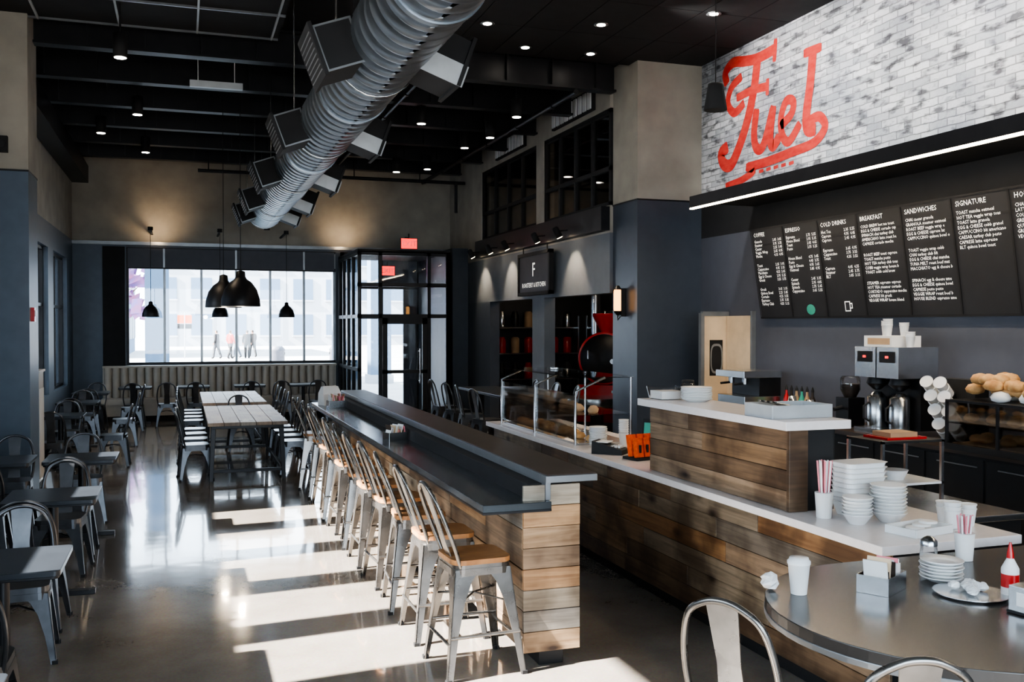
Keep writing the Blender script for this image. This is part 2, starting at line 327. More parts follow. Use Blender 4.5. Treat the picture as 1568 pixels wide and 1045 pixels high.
for i in range(7):
    for j in range(12): b.bx(2.75+.6*i+.006,2.75+.6*i+.594,YB+1.2*j,YB+1.2*j+1.19,5.63,5.65,'ceil')
b.bx(2.75,6.95,YB,12.4,5.65,CZ-.002,'black'); b.obj()
b=MB('ceiling_grid')
for i in range(4): b.bx(-1.55+.86*i,-1.55+.86*i+.022,5.5,12.2,5.46,5.485,'plate')
for j in range(8): b.bx(-2.1,1.12,5.5+.952*j,5.5+.952*j+.022,5.46,5.485,'trimm')
b.bx(-2.1,1.12,5.5,12.2,5.487,5.50,'ceil'); b.obj()
for yj in (12.6,14.2,15.8,17.4,19.0,20.6):
    b=MB('ceiling_joist'); xe=XK-.08; b.bx(XL,xe,yj-.09,yj+.09,5.28,5.31,'blackm'); b.bx(XL,xe,yj-.012,yj+.012,5.3,CZ,'blackm'); b.bx(XL,xe,yj-.09,yj+.09,5.67,5.70,'blackm')
    for q in range(12): b.bx(XL+.4+.66*q,XL+.43+.66*q,yj-.085,yj+.085,5.31,5.67,'blackm')
    b.obj()
box('steel_girder_left',XL+.005,XL+.32,12.82,YF-.02,4.92,5.27,'blackm')
b=MB('sprinkler_pipe'); b.tube([(.3,20.2,5.05),(5.8,20.2,5.05)],.035,'blackm'); b.tube([(5.6,20.2,5.05),(5.6,20.2,4.4)],.035,'blackm')
for x in (.5,1.9,3.4,4.8): b.tube([(x,20.2,5.05),(x,20.2,5.70)],.012,'blackm')
b.obj()
for x,rr_,z in ((3.0,.03,5.24),(5.2,.04,5.23)):
    b=MB('conduit_pipe'); b.tube([(x,12.5,z),(x,21.6,z)],rr_,'blackm')
    for q in range(6): b.lathe([(rr_+.012,-.03),(rr_+.012,.03)],'blackm',(x,13.4+1.6*q-.0,z),12,axis='y')
    b.obj()
b=MB('tube_light'); b.bx(.1,.75,12.98,13.06,5.02,5.10,'plate'); b.tube([(.2,13.02,5.1),(.2,13.02,5.71)],.006,'white',6); b.tube([(.65,13.02,5.1),(.65,13.02,5.71)],.006,'white',6); b.obj()
# ------------------------------------------------------------------ vestibule
b=MB('door_1'); vx0,vx1,vy,vz=3.3,5.2,19.2,3.46; YV=YF-.07
def fr(x0,x1,y0,y1,z0,z1,k='blackm'): b.bx(x0,x1,y0,y1,z0,z1,k)
for x in (vx0,3.72,4.72,vx1-.07): fr(x,x+.07,vy,vy+.08,0,vz)
for z in (0,2.12,2.75,vz-.08): fr(vx0,vx1,vy,vy+.08,z,z+.08)
fr(3.8,4.72,vy+.02,vy+.07,.09,.25); fr(3.8,3.9,vy+.02,vy+.07,.09,2.12); fr(4.62,4.72,vy+.02,vy+.07,.09,2.12); fr(3.8,4.72,vy+.02,vy+.07,2.0,2.12); fr(3.8,4.72,vy+.02,vy+.07,1.0,1.07)
b.tube([(4.55,vy-.05,.8),(4.55,vy-.05,1.5)],.014,'steel'); b.tube([(4.55,vy-.05,.85),(4.55,vy+.03,.85)],.01,'steel'); b.tube([(4.55,vy-.05,1.45),(4.55,vy+.03,1.45)],.01,'steel')
b.bx(vx0,vx1,vy+.035,vy+.045,0,vz,'glass')
for y_ in (19.9,20.5,21.1,21.66): fr(vx0,vx0+.07,y_,y_+.07,0,vz)
for z in (0,1.05,2.12,vz-.08): fr(vx0,vx0+.07,vy,YV,z,z+.07)
b.bx(vx0+.03,vx0+.04,vy,YV,0,vz,'glass')
fr(vx0,vx1,vy,YV,vz-.02,vz+.04,'black'); fr(vx1-.07,vx1,vy,YV,0,vz,'blue'); b.obj()
b=MB('door_2')
for x in (3.36,4.25,5.12): b.bx(x,x+.08,YF+.03,YF+.1,0,ZT,'blackm')
for z in (0,2.12,2.8,ZT-.08): b.bx(3.36,5.2,YF+.03,YF+.1,z,z+.08,'blackm')
b.bx(4.33,5.12,YF+.04,YF+.09,2.88,ZT-.08,'slate'); b.bx(4.8,5.12,YF+.04,YF+.09,.08,2.8,'slate'); b.bx(3.36,5.2,YF+.06,YF+.07,0,ZT,'glass'); b.obj()
def exitsign(loc):
    b=MB('exit_sign'); b.bx(-.16,.16,-.03,.03,-.1,.1,'exit'); b.bx(-.17,.17,-.025,.035,-.11,.11,'black'); b.tube([(0,0,.1),(0,0,.2)],.012,'black')
    vs,fs=text('EXIT',.15,align='CENTER'); b.add([(v.x,-.034,v.y-.05) for v in vs],fs,'white')
    b.bx(-.08,-.0,-.03,.03,.11,.13,'black'); return b.obj(loc)
exitsign((4.32,vy-.06,3.62)); exitsign((4.36,21.5,3.2))
for loc in ((-1.62,12.25,2.1),(5.52,20.6,1.95)):
    b=MB('fire_alarm_strobe'); b.bx(-.02,.02,-.06,.06,-.08,.08,'redm'); b.bx(-.03,.03,-.03,.03,-.02,.05,'white'); b.lathe([(.02,-.06),(.02,-.05)],'blackm',(0,0,0),10); b.obj(loc)
for loc,rz in (((-1.9,12.07,4.0),0),((1.75,21.77,4.15),0)):
    b=MB('wall_speaker'); b.bx(-.06,.06,-.04,.03,-.09,.09,'black'); b.lathe([(.04,-.045),(.045,-.04)],'blackm',(0,0,0),16,axis='y'); b.bx(-.02,.02,.02,.03,-.05,.05,'blackm'); b.obj(loc,rz)
b=MB('host_stand'); b.bx(-.09,.09,-.22,.22,0,1.40,'white'); b.bx(-.11,.11,-.24,.24,1.40,1.43,'white'); b.bx(.09,.10,-.18,.18,.1,1.2,'paper'); b.bx(-.10,.10,-.23,.23,0,.06,'darkw'); b.obj((-1.75,13.15,0))
# ------------------------------------------------------------------ duct
DX,DZ=1.52,4.19
b=MB('spiral_duct'); r=.325; prof=[]; y_=2.5
prof.append((r*.98,2.5))
while y_<19.3:
    prof+= [(r,y_),(r,y_+.17),(r+.0018,y_+.18),(r+.0018,y_+.19),(r,y_+.2)]; y_+=.2
prof+=[(r,19.4),(r*.9,19.5),(r*.6,19.6),(r*.1,19.62)]
b.lathe(prof,'galv',(DX,0,DZ),48,True,'y')
for y_ in (4.2,5.9,9.0,12.1,15.2,18.0): b.lathe([(r+.006,y_-.03),(r+.012,y_-.03),(r+.012,y_+.03),(r+.006,y_+.03)],'galv',(DX,0,DZ),48,False,'y')
for y_ in (7.5,10.7,13.8,16.6,18.6):
    for sgn in (-1,1):
        b.T=Matrix.Translation((DX,y_,DZ))@Matrix.Rotation(math.radians(20*sgn),4,'Y')@Matrix.Rotation(0 if sgn>0 else math.pi,4,'Z')
        b.bx(.24,.60,-.27,.27,-.14,.20,'black'); b.bx(.58,.61,-.30,.30,-.17,.23,'black')
        for q in range(8): b.bx(.61,.614,-.26,.26,-.12+.04*q,-.11+.04*q,'trimm')
        if sgn>0: b.bx(.26,.625,-.282,-.27,-.17,.00,'plate')  # pale strip paints daylight onto the box's near side
        else:
            for (xa,xb,za,zb_) in ((.28,.58,-.15,-.135),(.28,.58,.185,.20),(.28,.295,-.135,.185),(.565,.58,-.135,.185)): b.bx(xa,xb,.27,.28,za,zb_,'trimm')
        b.T=Matrix.Identity(4)
duct=b.obj()
b=MB('hanger_rods')
for y_ in (4.8,7.9,11.0,14.0,17.2,19.3):
    for sx in (-.335,.335): b.tube([(DX+sx,y_,DZ),(DX+sx,y_,5.7)],.007,'steel',6)
    b.tube([(DX+.335*math.cos(a),y_,DZ+.335*math.sin(a)) for a in [math.pi+math.pi*j/12 for j in range(13)]],.008,'steel',6)
hr=b.obj(); hr.parent=duct
# ------------------------------------------------------------------ bar
b=MB('bar_counter'); y0,y1=5.2,12.7
b.bx(1.88,2.16,y0+.05,y1-.05,.12,1.06,'black'); b.bx(1.95,2.1,y0+.04,y1-.04,0,.13,'black')
planks(b,(1.86,y0+.02,.10),(0,1,0),(0,0,1),(-1,0,0),y1-y0-.04,.82,.123,WK)
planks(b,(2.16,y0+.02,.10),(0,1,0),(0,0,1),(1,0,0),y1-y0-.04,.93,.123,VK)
for i in range(8):   # end cladding, one board per row
    b.bx(1.84,2.19,y0-.002+R.uniform(-.003,.003),y0+.02,.09+.121*i+.0015,.09+.121*(i+1)-.0015,['w0','w5','w2','w4','w1','w0','w4','w2'][i])
planks(b,(1.84,y1-.02,.09),(1,0,0),(0,0,1),(0,1,0),.35,.97,.118,WK)
b.bx(1.58,1.99,y0-.06,y1+.05,.925,.97,'zinc'); b.bx(1.578,1.99,y0-.063,y1+.053,.915,.93,'blackm')
b.bx(1.97,2.0,y0-.02,y1+.02,.97,1.08,'trimm'); b.bx(1.96,2.28,y0-.05,y1+.05,1.075,1.115,'trimm'); b.bx(1.965,2.275,y0-.045,y1+.045,1.115,1.122,'ledge')
b.obj(bev=.003)
def cafe_seat(name,sh,bh,wood,key,lean=0.):
    b=MB(name); f=.235 if sh>.55 else .21
    P=rrect(.34,.34,.06)
    b.prism(P,sh-.035,sh-(.012 if wood else 0),key)
    b.prism([(x*1.02,y*1.02) for x,y in P],sh-.075,sh-.035,key)
    if wood: b.prism([(x*1.05,y*1.05) for x,y in rrect(.34,.34,.07)],sh-.012,sh+.016,'seatw')
    for sx in (-1,1):
        for sy in (-1,1):
            t=Vector((sx*.165,sy*.165,sh-.04)); q=Vector((sx*f,sy*f,0))
            dx=Vector((-sx,0,0)); dy=Vector((0,-sy,0))
            for w,oth in ((dx,dy),(dy,dx)):
                def ring(p,wd): return [p,p+w*wd,p+w*wd+oth*.006,p+oth*.006]
                b.loft([ring(t,.145),ring(t.lerp(q,.12),.10),ring(t.lerp(q,.3),.068),ring(t.lerp(q,.6),.045),ring(q,.032)],key,False)
            b.bx(q.x-.016-(.01*sx),q.x+.016-(.01*sx),q.y-.016-(.01*sy),q.y+.016-(.01*sy),0,.02,'black')
    def lp(sx,sy,z):
        k=(sh-.04-z)/(sh-.04); return Vector((sx*(.160+(f-.160)*k),sy*(.160+(f-.160)*k),z))
    if sh>.55:
        for z,prs in ((.20,(((1,-1),(1,1)),((-1,-1),(-1,1)))),(.24,(((-1,1),(1,1)),((-1,-1),(1,-1))))):
            for a,c in prs: b.tube([lp(*a,z),lp(*c,z)],.010,key,6)
    b.tube([lp(-1,-1,sh*.62),(0,0,sh*.62+.03),lp(1,1,sh*.62)],.006,key,6); b.tube([lp(-1,1,sh*.62),(0,0,sh*.62+.03),lp(1,-1,sh*.62)],.006,key,6)
    w=.175; k=(bh-sh); l=lean
    hoop=[(-.13,-w+.02,sh-.03),(-.165-l*.2,-w,sh+.25*k),(-.20-l*.6,-w+.005,sh+.6*k),(-.228-l*.9,-w+.04,sh+.88*k),(-.24-l,-w+.11,sh+k),(-.242-l,0,sh+k*1.03)]
    hoop=hoop+[(x,-yy,z) for x,yy,z in hoop[:-1][::-1]]
    b.tube(catmull(hoop,5),.0125,key,8)
    b.loft([[(-.150,-.055,sh-.01),(-.150,.055,sh-.01),(-.144,.055,sh-.01),(-.144,-.055,sh-.01)],
            [(-.195-l*.5,-.045,sh+.5*k),(-.195-l*.5,.045,sh+.5*k),(-.189-l*.5,.045,sh+.5*k),(-.189-l*.5,-.045,sh+.5*k)],
            [(-.245-l,-.06,sh+k*1.01),(-.245-l,.06,sh+k*1.01),(-.239-l,.06,sh+k*1.01),(-.239-l,-.06,sh+k*1.01)]],key,False)
    return b
st=cafe_seat('bar_stool',.645,1.07,True,'gun',.06).obj((1.59,5.36,0),.05)
for i in range(1,11): dup(st,(1.58+R.uniform(-.02,.02),5.36+.665*i,0),R.uniform(-.13,.13))
ms=cafe_seat('metal_counter_stool',.64,1.06,False,'gun').obj((1.88,2.88,0),.5)
dup(ms,(1.96,2.33,0),1.25)
ch=cafe_seat('dining_chair',.45,.85,False,'gund').obj((-.93,4.95,0),math.pi/2)
def chairs(L):
    for x,y_,a in L: dup(ch,(x,y_,0),math.radians(a+R.uniform(-7,7)))
tb=MB('cafe_table'); tb.prism(rrect(.62,.62,.03),.715,.745,'ttop'); tb.prism(rrect(.60,.60,.03),.70,.715,'blackm')
tb.lathe([(.035,.04),(.035,.70)],'blackm',seg=14); tb.lathe([(.13,.69),(.13,.70)],'blackm',seg=14)
tb.bx(-.28,.28,-.035,.035,0,.035,'blackm'); tb.bx(-.035,.035,-.28,.28,0,.035,'blackm'); tb.lathe([(.09,.03),(.04,.06)],'blackm',seg=14)
T0=tb.obj((-.90,5.62,0),bev=.003)
for y_ in (3.5,7.72,9.85): dup(T0,(-.90,y_,0))
for y_ in (5.62,7.72,9.85): dup(T0,(-1.62,y_,0))
chairs([(-.93,6.36,-90),(-.95,7.0,90),(-.93,8.46,-90),(-.93,9.12,90),(-.95,10.6,-90),(-.9,4.22,-90),(-1.62,6.36,-90),(-1.62,7.0,90),(-1.6,8.46,-90),(-1.6,9.12,90),(-1.6,10.6,-90),(-1.62,4.9,90)])
for y_ in (14.6,17.0,19.3): dup(T0,(-1.6,y_,0)); chairs([(-1.6,y_-.72,90),(-1.6,y_+.72,-90),(-.92,y_,180)])
b=MB('communal_table')
for i in range(5): b.bx(-.49+.198*i,-.49+.198*i+.193,-1.36,1.36,.70,.745,'t%d'%(i%3))
b.bx(-.45,.45,-1.3,1.3,.66,.70,'blackm')
for sx in (-1,1):
    for sy in (-1,1): b.leg((sx*.42,sy*1.25,.68),(sx*.45,sy*1.28,0),.06,.06,.05,.05,'blackm')
    b.bx(sx*.44-.02,sx*.44+.02,-1.26,1.26,.10,.14,'blackm')
for sy in (-1,1): b.bx(-.44,.44,sy*1.27-.02,sy*1.27+.02,.10,.14,'blackm')
ct=b.obj((.78,14.05,0),bev=.004); dup(ct,(.78,17.35,0))
L=[]
for y_ in (13.1,13.75,14.4,15.05,16.4,17.05,17.7,18.35): L+=[(1.42,y_,180),(.14,y_,0)]
chairs(L+[(.85,15.72,-90)])
b=MB('banquette_bench'); b.bx(-1.55,3.2,21.15,21.72,.0,.12,'black'); b.bx(-1.55,3.2,21.1,21.72,.12,.36,'tuft'); b.bx(-1.57,3.22,21.05,21.72,.36,.47,'tuft')
n=30
for i in range(n):
    x=-1.55+4.75*(i+.5)/n; w=4.75/n/2*.98
    rings=[[Vector((x+w*math.cos(a),21.60-.10*abs(math.sin(a))**.7 if math.sin(a)>0 else 21.60,z)) for a in [math.pi*j/8 for j in range(9)]] for z in (.47,1.10)]
    b.loft(rings,'tuft',True)
b.bx(-1.57,3.22,21.60,21.72,.4,1.09,'tuft'); b.bx(-1.57,3.22,21.50,21.72,1.09,1.13,'tuft'); b.obj()
for x in (-.9,.2,1.3,2.4): dup(T0,(x,20.72,0))
chairs([(-.9,20.02,90),(-.3,20.02,90),(.25,20.02,90),(1.3,20.02,90),(1.9,20.02,90),(2.6,20.02,90)])
def caddy(name,loc,rz=0,s=1):
    b=MB(name)
    b.bx(-.09,.09,-.06,.06,0,.006,'steel'); b.bx(-.09,.09,-.063,-.058,0,.07,'steel'); b.bx(-.09,.09,.058,.063,0,.07,'steel'); b.bx(-.092,-.088,-.06,.06,0,.07,'steel'); b.bx(.088,.092,-.06,.06,0,.07,'steel')
    for i in range(14):
        x=-.075+.011*i; k=['paper','tan','kraft','pink','hair','white'][R.randint(0,5)]
        b.bx(x,x+.006,-.045+R.uniform(-.01,.01),.04,.008,.11+R.uniform(-.02,.03),k,rot=Matrix.Rotation(R.uniform(-.25,.25),3,'Y'))
    return b.obj(loc,rz,sc=s)
caddy('napkin_caddy',(1.76,8.35,.971),.3); caddy('condiment_caddy',(2.60,3.12,.936),.5,1.0)
caddy('napkin_caddy',(1.78,11.9,.971),.1,1.2)
b=MB('paper_bag'); b.loft([[(-.12,-.08,0),(.12,-.08,0),(.12,.08,0),(-.12,.08,0)],[(-.13,-.07,.14),(.12,-.08,.15),(.12,.08,.14),(-.12,.07,.15)],[(-.10,-.02,.24),(.11,-.03,.23),(.10,.02,.24),(-.11,.02,.23)]],'paper',False); b.obj((1.75,12.3,.971),.4)
# ------------------------------------------------------------------ service counter
b=MB('service_counter'); cx=3.2; ya,yb=3.78,10.0
b.bx(cx+.02,3.9,ya+.02,yb,.1,.89,'black'); b.bx(cx+.06,3.85,ya+.05,yb-.03,0,.12,'black')
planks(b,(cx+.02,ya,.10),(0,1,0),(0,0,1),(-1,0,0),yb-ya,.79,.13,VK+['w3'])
b.bx(3.12,3.97,ya-.04,yb+.05,.885,.93,'quartz')
b.obj(bev=.003)
b=MB('pickup_counter')
b.bx(cx+.02,3.50,4.62,6.3,.932,1.39,'black')
planks(b,(cx+.02,4.62,.932),(0,1,0),(0,0,1),(-1,0,0),1.68,.463,.116,VK[:3]+['w1','w3','v4'])
b.bx(cx-.003,cx+.12,4.59,4.62,.932,1.395,'v1'); b.bx(cx+.12,3.50,4.60,4.62,.932,1.395,'black')
b.bx(3.14,3.57,4.54,6.38,1.395,1.445,'quartz')
b.obj(bev=.003)
CXc,CYc,CR=2.72,2.84,.70
b=MB('condiment_bar'); P=[(4.9,CYc+CR),(CXc,CYc+CR)]
for i in range(1,30):
    a=math.pi/2+math.pi*i/30; P.append((CXc+CR*math.cos(a),CYc+CR*math.sin(a)))
P+=[(CXc,CYc-CR),(4.9,CYc-CR)]
b.prism(P,.893,.935,'gtop'); b.prism([(CXc+(x-CXc)*1.004 if x<CXc else x,CYc+(y-CYc)*1.004) for x,y in P],.872,.895,'trimm')
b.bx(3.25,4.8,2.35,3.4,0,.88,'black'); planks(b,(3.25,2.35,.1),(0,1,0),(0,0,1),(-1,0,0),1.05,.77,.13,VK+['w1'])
b.obj(bev=.003)
def cupmesh(b,c,r=.042,h=.12,k='paper',lid=True):
    b.lathe([(r*.72,0),(r,h),(r*1.05,h+.003),(r*1.05,h-.003)],k,c,20)
    if lid: b.lathe([(r*1.06,h),(r*1.06,h+.008),(r*.9,h+.014),(r*.86,h+.022),(r*.3,h+.022)],'white',c,20)
def cup(loc,s=1,lid=True):
    b=MB('paper_cup'); cupmesh(b,(0,0,0),lid=lid); return b.obj(loc,sc=s)
cup((2.26,3.18,.936),1.0)
def crumple(name,loc,r,k='paper',n=1):
    b=MB(name)
    for q in range(n):
        c=Vector((R.uniform(-1,1)*r*(n>1)*2.2,R.uniform(-1,1)*r*(n>1)*2.2,0)); rings=[]
        for i in range(6):
            th=math.pi*(i+.3)/5.6; rings.append([c+Vector((r*math.sin(th)*math.cos(a)*R.uniform(.6,1.15),r*math.sin(th)*math.sin(a)*R.uniform(.6,1.15),max(0,r*.75+r*.75*math.cos(th)*R.uniform(.8,1.1)))) for a in [2*math.pi*j/9 for j in range(9)]])
        b.loft(rings[::-1],k,False)
    return b.obj(loc)
crumple('crumpled_napkin',(2.19,3.27,.936),.045)
def stack(name,loc,n,r,dz,foot=.6,k='white',bowl=.03,sc=1):
    b=MB(name)
    for i in range(n):
        z=i*dz+ .0; b.lathe([(r*foot,z),(r*foot*1.1,z+.004),(r*.95,z+bowl),(r,z+bowl+.004),(r*.97,z+bowl+.006),(r*foot,z+.010)],k,(R.uniform(-.003,.003),R.uniform(-.003,.003),0),24)
    return b.obj(loc,sc=sc)
stack('saucer_stack',(2.93,3.16,.936),6,.085,.013,bowl=.016)
b=MB('creamer_tray'); b.lathe([(.12,0),(.14,.012),(.135,.012)],'steel',seg=28); b.obj((2.88,2.95,.9355))
crumple('creamer_cups',(2.88,2.95,.949),.024,'white',14)
b=MB('sugar_shaker'); b.lathe([(.035,0),(.04,.02),(.034,.09),(.034,.10)],'glass',seg=18); b.lathe([(.033,.003),(.034,.06)],'white',seg=18); b.lathe([(.036,.10),(.036,.12),(.02,.135),(.01,.14)],'steel',seg=18); b.obj((3.02,3.33,.936))
for bc,cc,loc in (('paper','redm',(3.00,2.88,.936)),('redm','redm',(3.14,2.90,.936))):
    b=MB('ketchup_bottle'); b.lathe([(.03,0),(.032,.01),(.032,.11),(.012,.15)],bc,seg=18); b.lathe([(.014,.15),(.012,.17),(.004,.21)],cc,seg=18); b.lathe([(.0325,.04),(.0325,.09)],'redm' if bc=='paper' else 'paper',seg=18); b.obj(loc)
b=MB('napkin_dispenser'); b.bx(-.05,.05,-.08,.08,0,.10,'steel'); b.bx(-.055,.055,-.085,.085,0,.01,'black'); b.bx(-.052,-.048,-.05,.05,.03,.08,'paper'); b.obj((2.90,2.66,.936),.2,bev=.006)
def straws(loc,h=.22,s=1):
    b=MB('straw_cup'); b.lathe([(.035,0),(.043,.12),(.041,.12)],'paper',seg=18)
    for i in range(14):
        a=i*2.4; rr=.028*math.sqrt((i+.5)/14); b.tube([(rr*.6*math.cos(a),rr*.6*math.sin(a),.02),(rr*1.4*math.cos(a),rr*1.4*math.sin(a),h)],.004,'pink' if i%2 else 'white',6)
    return b.obj(loc,sc=s)
straws((3.28,3.40,.936),.2); straws((3.30,4.42,.931),.27,1.15)
stack('bowl_stack',(3.36,4.22,.931),6,.08,.018,.5,bowl=.05); stack('bowl_stack',(3.56,4.22,.931),9,.095,.018,.5,bowl=.05)
b=MB('tub_stack')
for i in range(9):
    z=.027*i; b.loft([[(x,y,z) for x,y in rrect(.22,.13,.03)],[(x,y,z+.07) for x,y in rrect(.27,.17,.04)],[(x,y,z+.076) for x,y in rrect(.285,.185,.04)]],'white',False)
b.obj((3.55,4.45,.931),.05)
b=MB('paper_cup_stack')
for x,y_,n in ((0,0,3),(.12,.02,2),(.06,.12,2)):
    for i in range(n): cupmesh(b,(x,y_,i*.022),lid=False,h=.09)
b.obj((3.76,3.98,.931))
b=MB('cup_lid_tray'); b.bx(-.14,.14,-.09,.09,0,.012,'white')
for s_ in (-1,1): b.bx(-.14,.14,s_*.09-.004,s_*.09+.004,0,.04,'white'); b.bx(s_*.14-.004,s_*.14+.004,-.09,.09,0,.04,'white')
for i in range(4): b.lathe([(.045,.012+.01*i),(.045,.02+.01*i),(.03,.022+.01*i)],'paper',(-.08+.05*i,0,0),18)
b.obj((3.52,3.95,.931),.2)
stack('plate_stack',(3.40,5.98,1.446),10,.11,.009,bowl=.015)
b=MB('clear_tub'); b.loft([[(x,y,0) for x,y in rrect(.20,.22,.03)],[(x,y,.09) for x,y in rrect(.24,.26,.04)]],'glass',False); b.bx(-.09,.09,-.09,.09,.004,.06,'paper'); b.obj((3.31,6.24,1.446))
b=MB('utensil_tray'); b.bx(-.14,.14,-.20,.20,0,.008,'plate')
for s_ in (-1,1): b.bx(-.14,.14,s_*.20-.004,s_*.20+.004,0,.075,'plate'); b.bx(s_*.14-.004,s_*.14+.004,-.20,.20,0,.075,'plate')
for i in range(7): b.tube([(-.1+.03*i,-.16,.02),(-.1+.03*i,.15,.09)],.006,'black' if i%2 else 'steel',6)
b.obj((3.36,4.84,1.446),math.pi/2)
b=MB('jar_with_lid'); b.lathe([(.045,0),(.05,.01),(.05,.10),(.04,.11)],'glass',seg=18); b.lathe([(.045,.11),(.045,.13),(.02,.132)],'black',seg=18); b.obj((3.50,6.28,1.446))
b=MB('prep_station'); b.bx(4.28,4.98,4.7,7.2,.1,.76,'black'); b.bx(4.26,5.0,4.68,7.22,.76,.80,'steel'); b.bx(4.3,4.96,4.72,7.18,0,.1,'black'); b.obj(bev=.004)
b=MB('shelf_rack'); b.bx(-.25,.25,-.18,.18,.40,.415,'black'); b.bx(-.25,.25,-.18,.18,.12,.135,'white')
for sx in (-1,1):
    for sy in (-1,1): b.bx(sx*.24-.01,sx*.24+.01,sy*.17-.01,sy*.17+.01,0,.42,'steel')
b.bx(-.16,.16,-.12,.12,.415,.43,'redm'); b.bx(-.11,.11,-.09,.09,.43,.46,'kraft'); b.lathe([(.06,.135),(.09,.2),(.085,.2)],'white',(0,0,0),18); b.obj((4.56,5.35,.801))
b=MB('register_monitor'); b.bx(-.03,.0,-.2,.2,.18,.50,'black'); b.bx(0,.006,-.18,.18,.2,.48,'menu'); b.bx(-.08,-.03,-.05,.05,.05,.35,'blackm'); b.bx(-.14,.08,-.11,.11,0,.02,'blackm'); b.tube([(-.05,0,.02),(-.05,0,.2)],.02,'blackm'); b.obj((4.6,6.15,.801),-.3)
b=MB('card_terminal'); b.loft([[(-.07,-.10,0),(.07,-.10,0),(.07,.10,0),(-.07,.10,0)],[(-.065,-.10,.03),(.065,-.10,.03),(.065,.10,.08),(-.065,.10,.08)]],'black',False); b.bx(-.05,.05,0,.08,.07,.075,'paper')
for i in range(4):
    for j in range(3): b.bx(-.04+.03*j,-.02+.03*j,-.08+.025*i,-.065+.025*i,.04,.052,'white')
b.obj((3.30,7.2,.931),.8,sc=1.3)
b=MB('snack_bag_display'); b.bx(-.22,.22,-.09,.09,0,.02,'black')
for i in range(6):
    for j in range(2): b.bx(-.2+.07*i,-.2+.07*i+.055,-.07+.08*j,-.02+.08*j,.02,.17+.02*j,'orange',rot=Matrix.Rotation(-.2,3,'X')); b.bx(-.185+.07*i,-.17+.07*i,-.085+.08*j,-.07+.08*j,.06,.12,'black')
b.obj((3.50,6.85,.931),.2)
b=MB('small_chalkboard_sign'); b.bx(-.10,.10,-.008,.008,0,.26,'black',rot=Matrix.Rotation(-.15,3,'X')); b.bx(-.085,.085,-.014,-.008,.04,.23,'green',rot=Matrix.Rotation(-.15,3,'X')); b.bx(-.09,.09,-.05,.05,0,.012,'black'); b.obj((3.72,7.25,.931),-.9)
b=MB('glass_pastry_case'); y0,y1=7.75,9.8
for yy in (y0,(y0+y1)/2,y1):
    b.tube([(3.22,yy,0.932),(3.22,yy,1.40),(3.5,yy,1.52)],.012,'steel',8); b.tube([(3.75,yy,.932),(3.75,yy,1.52)],.012,'steel',8)
b.bx(3.215,3.223,y0,y1,.98,1.38,'glass'); b.bx(3.24,3.78,y0,y1,1.515,1.527,'glass'); b.bx(3.24,3.76,y0,y1,1.19,1.198,'glass')
b.bx(3.24,3.76,y0,y1,.932,.95,'steel')
for i in range(16):
    yy=y0+.1+.12*i
    for z,k in ((.95,'bread'),(1.198,'kraft')):
        b.lathe([(.02,0),(.045,.01),(.05,.03),(.03,.055),(.005,.06)],k,(3.4+R.uniform(-.05,.15),yy,z),10)
b.obj()
stack('plate_stack',(3.36,7.58,.931),12,.08,.014,bowl=.02)
cs=MB('paper_cup_stack')
for i in range(7): cupmesh(cs,(0,0,i*.02),lid=False,h=.11)
cs.obj((3.60,7.58,.931))
# ------------------------------------------------------------------ back bar
b=MB('back_counter'); b.bx(6.25,6.93,2.2,10.6,.1,.89,'black'); b.bx(6.2,6.94,2.2,10.6,.89,.93,'ledge'); b.bx(6.3,6.93,2.25,10.55,0,.1,'black')
for i in range(12): b.bx(6.235,6.25,2.25+.67*i,2.25+.67*i+.64,.15,.86,'black'); b.tube([(6.22,2.3+.67*i,.8),(6.22,2.75+.67*i,.8)],.006,'trimm',6)
b.obj()
b=MB('coffee_brewer'); b.bx(-.22,.22,-.30,.30,0,.05,'steel'); b.bx(.02,.22,-.30,.30,.05,.52,'blackm')
for yy in (-.15,.15): b.bx(-.22,.22,yy-.14,yy+.14,.52,.80,'steel'); b.bx(-.226,-.22,yy-.10,yy+.10,.66,.76,'black'); b.bx(-.229,-.226,yy-.02,yy+.02,.70,.72,'exit')
for yy in (-.15,.15):
    b.lathe([(.08,.52),(.10,.46),(.03,.40)],'blackm',(-.08,yy,0),16); b.lathe([(.085,.05),(.09,.07),(.09,.33),(.06,.36),(.04,.38)],'steel',(-.08,yy,0),20)
    b.tube([(-.17,yy,.28),(-.23,yy,.25),(-.23,yy,.14),(-.17,yy,.11)],.010,'black',6)
b.bx(-.15,.18,-.12,.25,.80,.90,'paper'); b.bx(-.152,-.15,-.1,.2,.82,.88,'kraft')
for i,(yy,n,z) in enumerate(((-.22,3,.80),(-.05,2,.90),(.07,4,.90),(.19,3,.90))):
    for q in range(n): cupmesh(b,(-.03+.08*(i%2),yy,z+q*.018),lid=False,h=.10)
b.obj((6.5,7.62,.931),bev=.003,sc=1.05)
b=MB('coffee_grinder'); b.bx(-.1,.1,-.1,.1,0,.3,'blackm'); b.lathe([(.06,.3),(.10,.38),(.10,.5),(.08,.52)],'glass',seg=18); b.lathe([(.058,.3),(.095,.38),(.095,.44)],'hair',seg=18); b.tube([(-.1,0,.2),(-.2,0,.18)],.02,'black'); b.obj((6.55,8.35,.931))
b=MB('metal_pitcher_set')
for y_,h in ((0,.24),(.16,.20),(.32,.26),(-.16,.16)): b.lathe([(.05,0),(.055,.02),(.05,h*.7),(.042,h),(.040,h)],'steel',(0,y_,0),18); b.tube([(-.05,y_,h*.8),(-.09,y_,h*.7),(-.09,y_,h*.3),(-.05,y_,h*.25)],.006,'steel',6)
b.obj((6.42,8.85,.931))
b=MB('syrup_bottles')
